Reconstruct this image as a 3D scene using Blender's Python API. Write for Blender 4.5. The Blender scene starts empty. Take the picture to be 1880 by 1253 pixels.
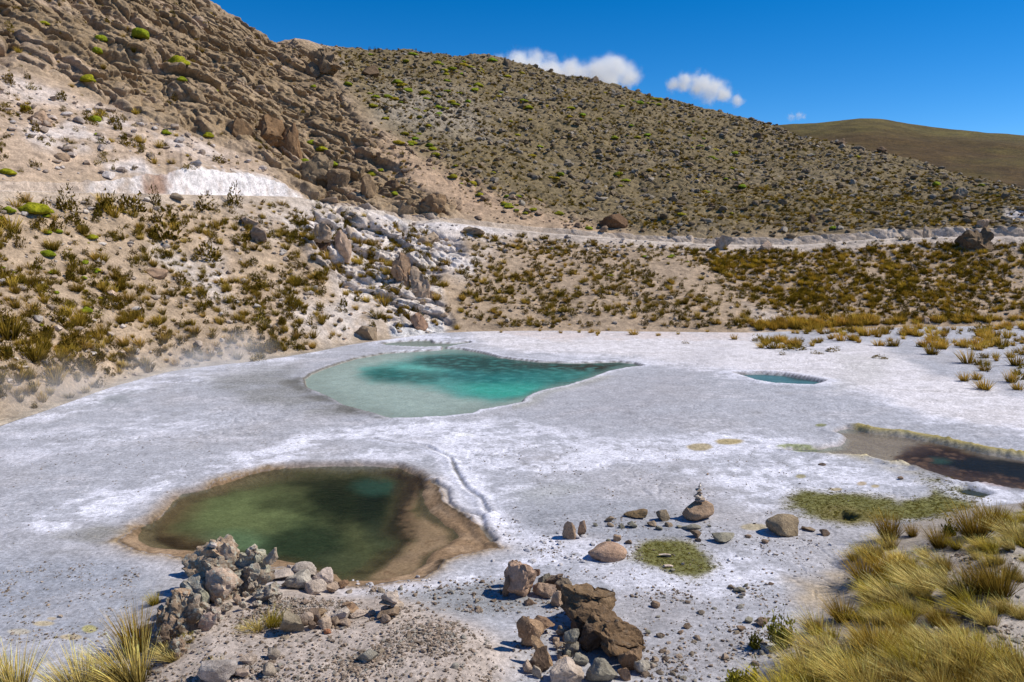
import bpy, bmesh, math, random
import numpy as np
from mathutils import Vector

RES = 1.0            # terrain resolution factor
rng = np.random.RandomState(11)
random.seed(5)
f32 = np.float32
scene = bpy.context.scene
COL = scene.collection

# ------------------------------------------------------------------ camera model
IW, IH = 1880.0, 1253.0
F = 1475.0
HOR = 430.0
PITCH = math.atan((IH / 2 - HOR) / F)
CAM_Z = 5.5
SP, CP = math.sin(PITCH), math.cos(PITCH)


def ray(px, py):
    a = (np.asarray(px, float) - IW / 2) / F
    b = -(np.asarray(py, float) - IH / 2) / F
    return a, CP + b * SP, -SP + b * CP


def on_plane(px, py, z=0.0):
    dx, dy, dz = ray(px, py)
    t = (z - CAM_Z) / dz
    return dx * t, dy * t


def project(x, y, z):
    zz = z - CAM_Z
    d = y * CP - zz * SP
    u = y * SP + zz * CP
    d = np.maximum(d, 0.05)
    return IW / 2 + F * x / d, IH / 2 - F * u / d, d


# ------------------------------------------------------------------ noise
_r = np.random.RandomState(7)
PT = _r.permutation(256).astype(np.int32)
PT = np.concatenate([PT, PT, PT])
G3 = _r.normal(size=(256, 3)).astype(f32)
G3 /= np.linalg.norm(G3, axis=1)[:, None]
RT = _r.rand(65536, 8).astype(f32)


def perlin(x, y, z):
    x = np.asarray(x, f32); y = np.asarray(y, f32); z = np.asarray(z, f32)
    xi = np.floor(x).astype(np.int32); yi = np.floor(y).astype(np.int32); zi = np.floor(z).astype(np.int32)
    xf, yf, zf = x - xi, y - yi, z - zi
    xi &= 255; yi &= 255; zi &= 255
    u = xf * xf * xf * (xf * (xf * 6 - 15) + 10)
    v = yf * yf * yf * (yf * (yf * 6 - 15) + 10)
    w = zf * zf * zf * (zf * (zf * 6 - 15) + 10)

    def g(dx, dy, dz):
        h = PT[PT[PT[xi + dx] + yi + dy] + zi + dz]
        gr = G3[h]
        return gr[..., 0] * (xf - dx) + gr[..., 1] * (yf - dy) + gr[..., 2] * (zf - dz)
    a = g(0, 0, 0); a = a + u * (g(1, 0, 0) - a)
    b = g(0, 1, 0); b = b + u * (g(1, 1, 0) - b)
    c = g(0, 0, 1); c = c + u * (g(1, 0, 1) - c)
    d = g(0, 1, 1); d = d + u * (g(1, 1, 1) - d)
    a = a + v * (b - a)
    c = c + v * (d - c)
    return (a + w * (c - a)) * 1.5


def fbm(x, y, z, s=1.0, octaves=4, gain=0.5, off=0.0):
    o = 0.0; amp = 1.0; fr = 1.0 / s; tot = 0
    for k in range(octaves):
        o = o + amp * perlin(np.asarray(x) * fr + off + k * 17.3, np.asarray(y) * fr + off * 1.7, np.asarray(z) * fr + k * 5.1)
        tot += amp
        amp *= gain; fr *= 2.07
    return o / tot


def worley(x, y, z):
    x = np.asarray(x, f32); y = np.asarray(y, f32); z = np.asarray(z, f32)
    xi = np.floor(x).astype(np.int64); yi = np.floor(y).astype(np.int64); zi = np.floor(z).astype(np.int64)
    n = x.shape
    f1 = np.full(n, 9, f32); f2 = np.full(n, 9, f32)
    idb = np.zeros(n, np.int64)
    ox = np.zeros(n, f32); oy = np.zeros(n, f32); oz = np.zeros(n, f32)
    for i in (-1, 0, 1):
        for j in (-1, 0, 1):
            for k in (-1, 0, 1):
                cx, cy, cz = xi + i, yi + j, zi + k
                h = ((cx * 73856093) ^ (cy * 19349663) ^ (cz * 83492791)) & 65535
                r = RT[h]
                dx = x - (cx + r[..., 0]); dy = y - (cy + r[..., 1]); dz = z - (cz + r[..., 2])
                d = dx * dx + dy * dy + dz * dz
                m = d < f1
                f2 = np.where(m, f1, np.minimum(f2, d))
                f1 = np.where(m, d, f1)
                idb = np.where(m, h, idb)
                ox = np.where(m, dx, ox); oy = np.where(m, dy, oy); oz = np.where(m, dz, oz)
    return np.sqrt(f1), np.sqrt(f2), idb, ox, oy, oz


def blocks(x, y, z, cell, tilt=1.4, crack=0.35, off=0.0, ew=.24):
    """angular fractured-rock relief: every cell is a tilted facet, with a crack between cells"""
    f1, f2, h, ox, oy, oz = worley(x / cell + off, y / cell + off, z / cell)
    r = RT[(h * 31 + 7) & 65535]
    o = (r[..., 3] - 0.5) + tilt * (ox * (r[..., 4] - 0.5) + oy * (r[..., 5] - 0.5) + oz * (r[..., 6] - 0.5))
    e = np.clip((f2 - f1) / ew, 0, 1) ** 0.7     # cells meet in a groove, so no tearing between them
    return (o + .45) * e - .45 - (1 - e) * crack * .5, r[..., 7]


def sstep(a, b, x):
    t = np.clip((x - a) / (b - a), 0, 1)
    return t * t * (3 - 2 * t)


def sdpoly(X, Y, poly):
    P = np.asarray(poly, float)
    n = len(P)
    d = np.full(X.shape, 1e18)
    ins = np.zeros(X.shape, bool)
    for i in range(n):
        ax, ay = P[i]; bx, by = P[(i + 1) % n]
        ex, ey = bx - ax, by - ay
        wx, wy = X - ax, Y - ay
        t = np.clip((wx * ex + wy * ey) / (ex * ex + ey * ey + 1e-12), 0, 1)
        qx, qy = wx - ex * t, wy - ey * t
        d = np.minimum(d, qx * qx + qy * qy)
        c = ((ay <= Y) & (by > Y)) | ((by <= Y) & (ay > Y))
        with np.errstate(divide='ignore', invalid='ignore'):
            xc = ax + (Y - ay) / (by - ay + 1e-30) * ex
        ins ^= c & (X < xc)
    d = np.sqrt(d)
    return np.where(ins, d, -d)


def sdline(X, Y, pts):
    d = np.full(X.shape, 1e18)
    for (ax, ay), (bx, by) in zip(pts[:-1], pts[1:]):
        ex, ey = bx - ax, by - ay
        wx, wy = X - ax, Y - ay
        t = np.clip((wx * ex + wy * ey) / (ex * ex + ey * ey + 1e-12), 0, 1)
        qx, qy = wx - ex * t, wy - ey * t
        d = np.minimum(d, qx * qx + qy * qy)
    return np.sqrt(d)


def sdworld(X, Y, poly, pad):
    """signed distance in metres, evaluated only near the polygon"""
    P = np.asarray(poly)
    out = np.full(X.shape, -99.0)
    m = (X > P[:, 0].min() - pad) & (X < P[:, 0].max() + pad) & (Y > P[:, 1].min() - pad) & (Y < P[:, 1].max() + pad)
    if m.any():
        out[m] = sdpoly(X[m], Y[m], poly)
    return out


def pmask(PX, PY, poly, feather, warp=None, ys=1.0):
    poly = [(a, b * ys) for a, b in poly]
    P = np.asarray(poly)
    Y = PY * ys
    pad = feather * 3 + 60
    m = (PX > P[:, 0].min() - pad) & (PX < P[:, 0].max() + pad) & (Y > P[:, 1].min() - pad) & (Y < P[:, 1].max() + pad)
    out = np.zeros(PX.shape, f32)
    if m.any():
        s = sdpoly(PX[m], Y[m], poly)
        if warp is not None:
            s = s + warp[m]
        out[m] = sstep(-feather, feather, s)
    return out


# ------------------------------------------------------------------ mesh helpers
def make_mesh(name, V, Fc, mat=None, col=None, smooth=False, alpha=None, sharp=None):
    V = np.ascontiguousarray(V, f32); Fc = np.ascontiguousarray(Fc, np.int32)
    me = bpy.data.meshes.new(name)
    me.vertices.add(len(V)); me.vertices.foreach_set('co', V.ravel())
    n, k = Fc.shape
    me.loops.add(n * k); me.loops.foreach_set('vertex_index', Fc.ravel())
    me.polygons.add(n)
    me.polygons.foreach_set('loop_start', np.arange(0, n * k, k, dtype=np.int32))
    if smooth:
        me.polygons.foreach_set('use_smooth', np.ones(n, bool))
    else:
        me.polygons.foreach_set('use_smooth', np.zeros(n, bool))
    if col is not None:
        c = np.ones((len(V), 4), f32); c[:, :3] = col
        if alpha is not None:
            c[:, 3] = alpha
        a = me.attributes.new('Col', 'FLOAT_COLOR', 'POINT')
        a.data.foreach_set('color', c.ravel())
    me.update(calc_edges=True)
    if sharp is not None:
        me.shade_smooth()
        me.set_sharp_from_angle(angle=math.radians(sharp))
    if mat:
        me.materials.append(mat)
    return me


def put(name, me, loc=(0, 0, 0), rot=(0, 0, 0), sc=(1, 1, 1), label=None, cat=None, group=None, kind=None, color=None, parent=None):
    o = bpy.data.objects.new(name, me)
    COL.objects.link(o)
    o.location = loc; o.rotation_euler = rot; o.scale = sc
    tag(o, label, cat, group, kind)
    if color is not None:
        o.color = (color[0], color[1], color[2], 1)
    if parent is not None:
        o.parent = parent
    return o


def tag(o, label=None, cat=None, group=None, kind=None):
    if label: o['label'] = label
    if cat: o['category'] = cat
    if group: o['group'] = group
    if kind: o['kind'] = kind


def grid_faces(nr, nc):
    i = np.arange(nr - 1)[:, None]; j = np.arange(nc - 1)[None, :]
    a = i * nc + j
    return np.stack([a, a + 1, a + nc + 1, a + nc], -1).reshape(-1, 4)


# ------------------------------------------------------------------ materials
def new_mat(name):
    m = bpy.data.materials.new(name); m.use_nodes = True
    nt = m.node_tree; nt.nodes.clear()
    out = nt.nodes.new('ShaderNodeOutputMaterial')
    return m, nt, out


def N(nt, t, **kw):
    n = nt.nodes.new(t)
    for k, v in kw.items():
        if k in n.bl_rna.properties:
            setattr(n, k, v)
        else:
            n.inputs[k].default_value = v
    return n


def L(nt, a, b):
    nt.links.new(a, b)


def mixrgb(nt, typ, fac, a, b):
    n = nt.nodes.new('ShaderNodeMix'); n.data_type = 'RGBA'; n.blend_type = typ
    for sock, v in ((n.inputs[0], fac), (n.inputs[6], a), (n.inputs[7], b)):
        if isinstance(v, bpy.types.NodeSocket): L(nt, v, sock)
        else: sock.default_value = v if not isinstance(v, tuple) else (v + (1,) if len(v) == 3 else v)
    return n.outputs[2]


def ramp(nt, src, stops):
    r = nt.nodes.new('ShaderNodeValToRGB')
    e = r.color_ramp.elements
    e[0].position, e[0].color = stops[0][0], (*stops[0][1], 1)
    e[1].position, e[1].color = stops[1][0], (*stops[1][1], 1)
    for p, c in stops[2:]:
        k = e.new(p); k.color = (*c, 1)
    L(nt, src, r.inputs[0])
    return r.outputs[0]


def noise(nt, coord, scale, detail=4, rough=0.6):
    n = N(nt, 'ShaderNodeTexNoise')
    n.inputs['Scale'].default_value = scale
    n.inputs['Detail'].default_value = detail
    n.inputs['Roughness'].default_value = rough
    L(nt, coord, n.inputs['Vector'])
    return n.outputs[0]


def terrain_mat(name, s_fine, bump, spec=0.2, rough=0.95, speck=0.0):
    m, nt, out = new_mat(name)
    geo = N(nt, 'ShaderNodeNewGeometry')
    at = N(nt, 'ShaderNodeAttribute', attribute_name='Col')
    n1 = noise(nt, geo.outputs['Position'], s_fine, 5, 0.68)
    n2 = noise(nt, geo.outputs['Position'], s_fine * 6.5, 4, 0.7)
    n0 = noise(nt, geo.outputs['Position'], s_fine * .22, 9, 0.78)
    r0 = ramp(nt, n0, [(0.34, (0.74, 0.74, 0.74)), (0.64, (1.18, 1.18, 1.18))])
    r1 = ramp(nt, n1, [(0.30, (0.58, 0.58, 0.58)), (0.70, (1.36, 1.36, 1.36))])
    r2 = ramp(nt, n2, [(0.30, (0.60, 0.60, 0.60)), (0.68, (1.28, 1.28, 1.28))])
    c = mixrgb(nt, 'MULTIPLY', 1.0, at.outputs['Color'], r1)
    c = mixrgb(nt, 'MULTIPLY', 1.0, c, r2)
    c = mixrgb(nt, 'MULTIPLY', .6, c, r0)
    if speck > 0:
        vo = N(nt, 'ShaderNodeTexVoronoi'); vo.inputs['Scale'].default_value = speck
        L(nt, geo.outputs['Position'], vo.inputs['Vector'])
        rs = ramp(nt, vo.outputs['Distance'], [(0.10, (0.55, 0.53, 0.5)), (0.2, (1, 1, 1))])
        n3 = noise(nt, geo.outputs['Position'], s_fine * 0.5, 3)
        fr = ramp(nt, n3, [(0.5, (0, 0, 0)), (0.62, (1, 1, 1))])
        c = mixrgb(nt, 'MULTIPLY', fr, c, rs)
    b = N(nt, 'ShaderNodeBsdfPrincipled')
    b.inputs['Roughness'].default_value = rough
    b.inputs['Specular IOR Level'].default_value = spec
    L(nt, c, b.inputs['Base Color'])
    ad = N(nt, 'ShaderNodeMath', operation='ADD'); L(nt, n1, ad.inputs[0])
    ml = N(nt, 'ShaderNodeMath', operation='MULTIPLY'); ml.inputs[1].default_value = 0.45
    L(nt, n2, ml.inputs[0]); L(nt, ml.outputs[0], ad.inputs[1])
    bp = N(nt, 'ShaderNodeBump'); bp.inputs['Strength'].default_value = 1.0
    bp.inputs['Distance'].default_value = bump
    L(nt, ad.outputs[0], bp.inputs['Height']); L(nt, bp.outputs[0], b.inputs['Normal'])
    L(nt, b.outputs[0], out.inputs[0])
    return m


def rock_mat(name, lichen=(0.42, 0.50, 0.40), lich_amt=0.25, scale=1.0, lth=.56):
    m, nt, out = new_mat(name)
    geo = N(nt, 'ShaderNodeNewGeometry')
    at = N(nt, 'ShaderNodeAttribute', attribute_name='Col')
    oi = N(nt, 'ShaderNodeObjectInfo')
    c = mixrgb(nt, 'MULTIPLY', 1.0, at.outputs['Color'], oi.outputs['Color'])
    n1 = noise(nt, geo.outputs['Position'], 5.0 * scale, 6, 0.7)
    n2 = noise(nt, geo.outputs['Position'], 38.0 * scale, 4, 0.7)
    r1 = ramp(nt, n1, [(0.3, (0.58, 0.55, 0.52)), (0.7, (1.35, 1.33, 1.30))])
    r2 = ramp(nt, n2, [(0.3, (0.68, 0.67, 0.66)), (0.7, (1.25, 1.25, 1.25))])
    c = mixrgb(nt, 'MULTIPLY', 1.0, c, r1)
    c = mixrgb(nt, 'MULTIPLY', 1.0, c, r2)
    n3 = noise(nt, geo.outputs['Position'], 9.0 * scale, 5, 0.75)
    rl = ramp(nt, n3, [(lth, (0, 0, 0)), (lth + .1, (lich_amt,) * 3)])
    c = mixrgb(nt, 'MIX', rl, c, lichen)
    b = N(nt, 'ShaderNodeBsdfPrincipled')
    b.inputs['Roughness'].default_value = 0.92
    b.inputs['Specular IOR Level'].default_value = 0.2
    L(nt, c, b.inputs['Base Color'])
    ad = N(nt, 'ShaderNodeMath', operation='MULTIPLY_ADD')
    L(nt, n2, ad.inputs[0]); ad.inputs[1].default_value = 0.35; L(nt, n1, ad.inputs[2])
    bp = N(nt, 'ShaderNodeBump'); bp.inputs['Strength'].default_value = 1.0
    bp.inputs['Distance'].default_value = 0.05 / scale
    L(nt, ad.outputs[0], bp.inputs['Height']); L(nt, bp.outputs[0], b.inputs['Normal'])
    L(nt, b.outputs[0], out.inputs[0])
    return m


def plant_mat(name, trans=0.3):
    m, nt, out = new_mat(name)
    at = N(nt, 'ShaderNodeAttribute', attribute_name='Col')
    oi = N(nt, 'ShaderNodeObjectInfo')
    c = mixrgb(nt, 'MULTIPLY', 1.0, at.outputs['Color'], oi.outputs['Color'])
    d = N(nt, 'ShaderNodeBsdfDiffuse'); t = N(nt, 'ShaderNodeBsdfTranslucent')
    L(nt, c, d.inputs[0]); L(nt, c, t.inputs[0])
    mx = N(nt, 'ShaderNodeMixShader'); mx.inputs[0].default_value = trans
    L(nt, d.outputs[0], mx.inputs[1]); L(nt, t.outputs[0], mx.inputs[2])
    L(nt, mx.outputs[0], out.inputs[0])
    return m


def cushion_mat():
    m, nt, out = new_mat('cushion_moss')
    geo = N(nt, 'ShaderNodeNewGeometry')
    at = N(nt, 'ShaderNodeAttribute', attribute_name='Col')
    oi = N(nt, 'ShaderNodeObjectInfo')
    c = mixrgb(nt, 'MULTIPLY', 1.0, at.outputs['Color'], oi.outputs['Color'])
    n1 = noise(nt, geo.outputs['Position'], 7, 6, 0.8)
    r1 = ramp(nt, n1, [(0.36, (0.30, 0.32, 0.3)), (0.62, (1.3, 1.2, 1.2))])
    c = mixrgb(nt, 'MULTIPLY', 1.0, c, r1)
    b = N(nt, 'ShaderNodeBsdfPrincipled'); b.inputs['Roughness'].default_value = 0.9
    b.inputs['Specular IOR Level'].default_value = 0.1
    L(nt, c, b.inputs['Base Color'])
    bp = N(nt, 'ShaderNodeBump'); bp.inputs['Distance'].default_value = 0.08
    L(nt, n1, bp.inputs['Height']); L(nt, bp.outputs[0], b.inputs['Normal'])
    L(nt, b.outputs[0], out.inputs[0])
    return m


def water_mat(name, ripple_scale, ripple, stretch=(1, 2.2, 1)):
    m, nt, out = new_mat(name)
    geo = N(nt, 'ShaderNodeNewGeometry')
    at = N(nt, 'ShaderNodeAttribute', attribute_name='Col')
    mp = N(nt, 'ShaderNodeMapping'); mp.inputs['Scale'].default_value = stretch
    mp.inputs['Rotation'].default_value = (0, 0, 0.35)
    L(nt, geo.outputs['Position'], mp.inputs['Vector'])
    n1 = noise(nt, mp.outputs[0], ripple_scale, 3, 0.55)
    bp = N(nt, 'ShaderNodeBump'); bp.inputs['Strength'].default_value = 1.0
    bp.inputs['Distance'].default_value = ripple
    L(nt, n1, bp.inputs['Height'])
    fn = noise(nt, geo.outputs['Position'], 22, 4, .7)
    wc = mixrgb(nt, 'MULTIPLY', 1.0, at.outputs['Color'], ramp(nt, fn, [(.3, (.72, .72, .70)), (.7, (1.25, 1.25, 1.25))]))
    df = N(nt, 'ShaderNodeBsdfDiffuse'); L(nt, wc, df.inputs[0])
    L(nt, bp.outputs[0], df.inputs['Normal'])
    tr = N(nt, 'ShaderNodeBsdfTransparent')
    tr.inputs[0].default_value = (0.85, 0.95, 0.93, 1)
    m1 = N(nt, 'ShaderNodeMixShader')
    L(nt, at.outputs['Alpha'], m1.inputs[0]); L(nt, tr.outputs[0], m1.inputs[1]); L(nt, df.outputs[0], m1.inputs[2])
    gl = N(nt, 'ShaderNodeBsdfGlossy'); gl.inputs['Roughness'].default_value = 0.06
    L(nt, bp.outputs[0], gl.inputs['Normal'])
    fr = N(nt, 'ShaderNodeFresnel'); fr.inputs['IOR'].default_value = 1.33
    L(nt, bp.outputs[0], fr.inputs['Normal'])
    fm = N(nt, 'ShaderNodeMath', operation='MULTIPLY'); fm.inputs[1].default_value = 0.22
    L(nt, fr.outputs[0], fm.inputs[0])
    m2 = N(nt, 'ShaderNodeMixShader')
    L(nt, fm.outputs[0], m2.inputs[0]); L(nt, m1.outputs[0], m2.inputs[1]); L(nt, gl.outputs[0], m2.inputs[2])
    L(nt, m2.outputs[0], out.inputs[0])
    return m


M_PAN = terrain_mat('mineral_crust', 13.0, 0.006, speck=16.0)
M_HILL = terrain_mat('dry_hillside_soil', 1.9, 0.07, speck=2.6)
M_FAR = terrain_mat('distant_slope', 0.12, 1.0)
M_ROCK = rock_mat('rock', (0.42, 0.40, 0.35), .2)
M_TUFA = rock_mat('lichen_tufa', (0.47, 0.50, 0.43), 0.65, 1.3, .51)
M_PLANT = plant_mat('dry_grass')
M_LEAF = plant_mat('shrub_leaf', 0.15)
M_CUSH = cushion_mat()
M_STEM, _nt, _out = new_mat('woody_stem')
_b = N(_nt, 'ShaderNodeBsdfPrincipled'); _b.inputs['Roughness'].default_value = 0.9
_g = N(_nt, 'ShaderNodeNewGeometry')
L(_nt, ramp(_nt, noise(_nt, _g.outputs['Position'], 40), [(0.3, (0.06, 0.045, 0.025)), (0.7, (0.16, 0.12, 0.07))]), _b.inputs['Base Color'])
L(_nt, _b.outputs[0], _out.inputs[0])

# ------------------------------------------------------------------ terrain control curves
def c5(u, v): return 500 + u * .3727, 400 + v * .3727
def c6(u, v): return 1180 + u * .3727, 550 + v * .3727
def c7(u, v): return u * .3727, 786 + v * .3727
def c8(u, v): return 600 + u * .3727, 786 + v * .3727


def world_poly(pts, z=0.0):
    return [tuple(float(q) for q in on_plane(px, py, z)) for px, py in pts]


MAIN_PX = [c5(*p) for p in [(150, 790), (185, 765), (250, 738), (400, 690), (560, 662), (830, 645), (835, 632), (740, 636), (650, 633), (560, 627),
    (530, 618), (600, 607), (690, 602), (780, 599), (800, 612), (900, 613), (975, 606), (984, 614), (900, 628), (850, 638), (940, 643),
    (1050, 663), (1120, 683), (1220, 694), (1300, 704), (1500, 711), (1700, 704), (1790, 712), (1835, 728), (1740, 738), (1650, 757), (1560, 792),
    (1440, 827), (1320, 852), (1255, 880), (1235, 906), (1150, 925), (1020, 945), (985, 962), (850, 976), (700, 984), (580, 987), (500, 962),
    (440, 947), (350, 922), (280, 882), (160, 832)]]
SMALL_PX = [c6(*p) for p in [(435, 358), (590, 355), (700, 362), (800, 378), (910, 399), (880, 409), (840, 419), (760, 416), (650, 411), (560, 396), (500, 376)]]
RIGHT_PX = [c6(*p) for p in [(940, 632), (1000, 622), (1070, 628), (1120, 647), (1300, 667), (1420, 688), (1560, 718), (1700, 748), (1878, 777), (2300, 840),
    (2500, 940), (2300, 990), (1960, 960), (1878, 937), (1780, 925), (1690, 905), (1580, 905), (1400, 845), (1280, 800), (1200, 797), (1100, 772), (940, 762),
    (780, 752), (640, 735), (700, 725), (860, 722), (960, 705), (990, 670), (930, 650)]]
DARKRIM_PX = [c7(*p) for p in [(570, 562), (650, 497), (700, 468), (760, 466), (775, 418), (860, 347), (900, 318), (1000, 296), (1050, 262), (1180, 222),
    (1300, 192), (1450, 182), (1650, 182), (1760, 184)]] + [c8(*p) for p in [(150, 182), (350, 187), (440, 215), (520, 255), (560, 300), (590, 372), (680, 430),
    (760, 480), (820, 555), (850, 590), (700, 625), (560, 650), (540, 700), (480, 745), (250, 772), (100, 790), (40, 768)]] + \
    [c7(*p) for p in [(1640, 760), (1530, 700), (1400, 690), (1150, 680), (1000, 670), (900, 645), (800, 628), (680, 612)]]
DARK_PX = [c7(*p) for p in [(700, 560), (700, 500), (780, 470), (830, 400), (890, 345), (1000, 325), (1100, 300), (1250, 245), (1400, 215), (1650, 205), (1780, 205)]] + \
    [c8(*p) for p in [(150, 200), (350, 215), (440, 250), (480, 300), (440, 350), (480, 440), (590, 525), (625, 562), (560, 602), (490, 640), (460, 692), (380, 735), (250, 760), (100, 772)]] + \
    [c7(*p) for p in [(1690, 735), (1600, 725), (1520, 690), (1400, 665), (1150, 640), (1000, 625), (850, 610), (760, 600)]]
HOLE_PX = [(1537, 944), (1548, 938), (1562, 941), (1572, 947), (1560, 952), (1545, 950)]
VENT_PX = [(1757, 898), (1775, 893), (1800, 899), (1822, 905), (1800, 912), (1775, 908)]

MAIN_W, SMALL_W, RIGHT_W = world_poly(MAIN_PX), world_poly(SMALL_PX), world_poly(RIGHT_PX)
RIM_W, DARK_W = world_poly(DARKRIM_PX), world_poly(DARK_PX, -0.2)
HOLE_W, VENT_W = world_poly(HOLE_PX), world_poly(VENT_PX)
BANK_PX = [(1330, 1330), (1400, 1225), (1470, 1160), (1545, 1085), (1555, 1020), (1640, 965), (1760, 935), (1890, 922), (2150, 905), (2300, 1500), (1330, 1500)]
LEDGE_PX = [(250, 1330), (275, 1180), (300, 1120), (380, 1080), (480, 1085), (560, 1085), (640, 1100), (740, 1110), (860, 1150), (925, 1200), (930, 1330)]
BANK_W, LEDGE_W = world_poly(BANK_PX), world_poly(LEDGE_PX)
CRACK_PX = [c8(*p) for p in [(230, 45), (330, 65), (410, 70), (490, 85), (540, 112), (610, 140), (628, 190), (660, 250), (690, 300), (760, 345), (790, 420)]]
CRACK_W = world_poly(CRACK_PX)
STEP_PX = [c8(*p) for p in [(520, 262), (590, 300), (600, 370), (660, 412), (760, 432), (770, 490), (820, 555)]]
STEP_W = world_poly(STEP_PX)

EDGE = [(-2200, 1010), (-900, 960), (-400, 900), (-150, 832), (0, 769), (100, 738), (200, 704), (300, 677), (400, 665), (480, 656), (560, 644), (640, 630), (720, 622),
        (800, 612), (880, 608), (1000, 607), (1200, 609), (1390, 611), (1500, 606), (1700, 600), (1880, 598), (2200, 598), (3800, 600)]
ROAD = [(-2200, 330, 32), (-900, 345, 35), (-300, 350, 39), (0, 350, 43), (270, 356, 48), (540, 361, 55), (660, 382, 57), (780, 404, 58.6), (1000, 429, 62), (1250, 448, 63), (1450, 453, 64),
        (1600, 441, 66), (1700, 437, 68), (1880, 436, 70), (2200, 432, 74), (3800, 432, 78)]
BANKH = [(-900, 0.4), (0, 0.5), (180, 0.7), (300, 1.2), (380, 1.75), (460, 1.55), (530, 1.0), (580, .45), (760, .4), (1000, .4), (1250, .5), (1600, .7), (1880, .7), (3000, .5)]
SKY = [(-2200, -500, 80), (-900, -330, 88), (-300, -240, 95), (0, -150, 100), (250, -60, 103), (370, -2, 105), (440, 38, 106), (480, 64, 108), (600, 85, 112), (720, 97, 116), (800, 97, 119), (900, 106, 122),
       (1000, 128, 123), (1100, 148, 123), (1200, 174, 123), (1300, 198, 122), (1400, 224, 120), (1500, 250, 118), (1600, 277, 115), (1700, 302, 112), (1800, 327, 109),
       (1880, 346, 106), (2000, 372, 104), (2200, 408, 102), (3800, 425, 100)]


def curve3(pts):
    pts = np.array(pts, float)
    px = np.linspace(pts[0, 0], pts[-1, 0], 800)
    py = np.interp(px, pts[:, 0], pts[:, 1])
    k = np.ones(9) / 9                       # soften corners of the control polyline
    py2 = np.convolve(np.pad(py, 4, 'edge'), k, 'valid')
    py = py2
    if pts.shape[1] == 2:
        x, y = on_plane(px, py, 0.0)
        z = np.zeros_like(x)
    else:
        r = np.interp(px, pts[:, 0], pts[:, 2])
        dx, dy, dz = ray(px, py)
        t = r / np.hypot(dx, dy)
        x, y, z = dx * t, dy * t, CAM_Z + dz * t
    th = np.arctan2(x, y)
    return th, np.hypot(x, y), z


TH = np.concatenate([np.arange(-60, -35, 0.4), np.arange(-35, 35, 0.058 / RES), np.arange(35, 60.1, 0.4)]) * math.pi / 180
NC = len(TH)
def ev(c):
    th, r, z = c
    o = np.argsort(th)
    return np.interp(TH, th[o], r[o]), np.interp(TH, th[o], z[o])
R_E, _ = ev(curve3(EDGE))
R_R, Z_R = ev(curve3(ROAD))
R_S, Z_S = ev(curve3(SKY))
PXC = IW / 2 + F * np.tan(TH)
BH = np.interp(PXC, [p[0] for p in BANKH], [p[1] for p in BANKH])
BH = BH * (1 + .28 * fbm(PXC / 40.0, 0 * PXC, 0 * PXC, 1.0, 4, .6, 2.0))

# ------------------------------------------------------------------ pan (flat mineral ground)
nP = int(540 * RES)
phi_b = math.radians(31.5)
phi_e = np.arctan2(CAM_Z, R_E)
t = np.linspace(0, 1, nP)[:, None]
Rp = CAM_Z / np.tan(phi_b + (phi_e[None, :] - phi_b) * t)
near = np.linspace(1.5, 8.8, 16)[:, None] + 0 * phi_e[None, :]
Rp = np.concatenate([near, Rp], 0)
nPr = Rp.shape[0]
X = Rp * np.sin(TH)[None, :]; Y = Rp * np.cos(TH)[None, :]


def pan_base(X, Y, R, RE):
    Z = 0.10 * fbm(X, Y, 0 * X, 9.0, 3) + 0.02 * fbm(X, Y, 0 * X, 0.9, 4, 0.6, 3.1)
    # thin crust plates that lift at their rims
    f1, f2, h, a, b, c = worley(X / 0.55 + 0.25 * fbm(X, Y, 0 * X, 1.2, 2), Y / 0.55, 0 * X + 3.3)
    pl = sstep(0.0, 0.14, f2 - f1)
    msk = sstep(0.05, 0.25, fbm(X, Y, 0 * X, 3.5, 3, 0.5, 8.8))
    Z = Z + 0.018 * msk * (pl - 1)
    fade = sstep(0.0, 1.5, RE - R)
    Z = Z * fade
    return Z


Zp = pan_base(X, Y, Rp, R_E[None, :])
sd_main = sdworld(X, Y, MAIN_W, 3); sd_small = sdworld(X, Y, SMALL_W, 3); sd_right = sdworld(X, Y, RIGHT_W, 3)
nz1 = fbm(X, Y, 0 * X, 0.7, 3, 0.55, 5.5); nz2 = fbm(X, Y, 0 * X, 2.6, 4, 0.55, 9.1)
sd_main = sd_main + 0.10 * nz1; sd_small = sd_small + 0.06 * nz1; sd_right = sd_right + 0.16 * nz1
sd_rim = sdworld(X, Y, RIM_W, 4) + 0.16 * nz1 + 0.14 * nz2 + .05 * fbm(X, Y, 0 * X, .22, 3, .6, 2.7)
sd_dark = sdworld(X, Y, DARK_W, 4) + 0.10 * nz1
sd_hole = sdworld(X, Y, HOLE_W, 1.5) + 0.05 * nz1; sd_vent = sdworld(X, Y, VENT_W, 1.5) + 0.05 * nz1
near_pool = np.maximum.reduce([sd_main, sd_small, sd_right, sd_rim])
Zp = Zp * sstep(0.0, 1.2, -near_pool) * 1.0


def carve(sd, rim, w, slope, dmax):
    return -rim * sstep(-0.03, w, sd) - np.clip((sd - w) * slope, 0, dmax)


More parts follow.
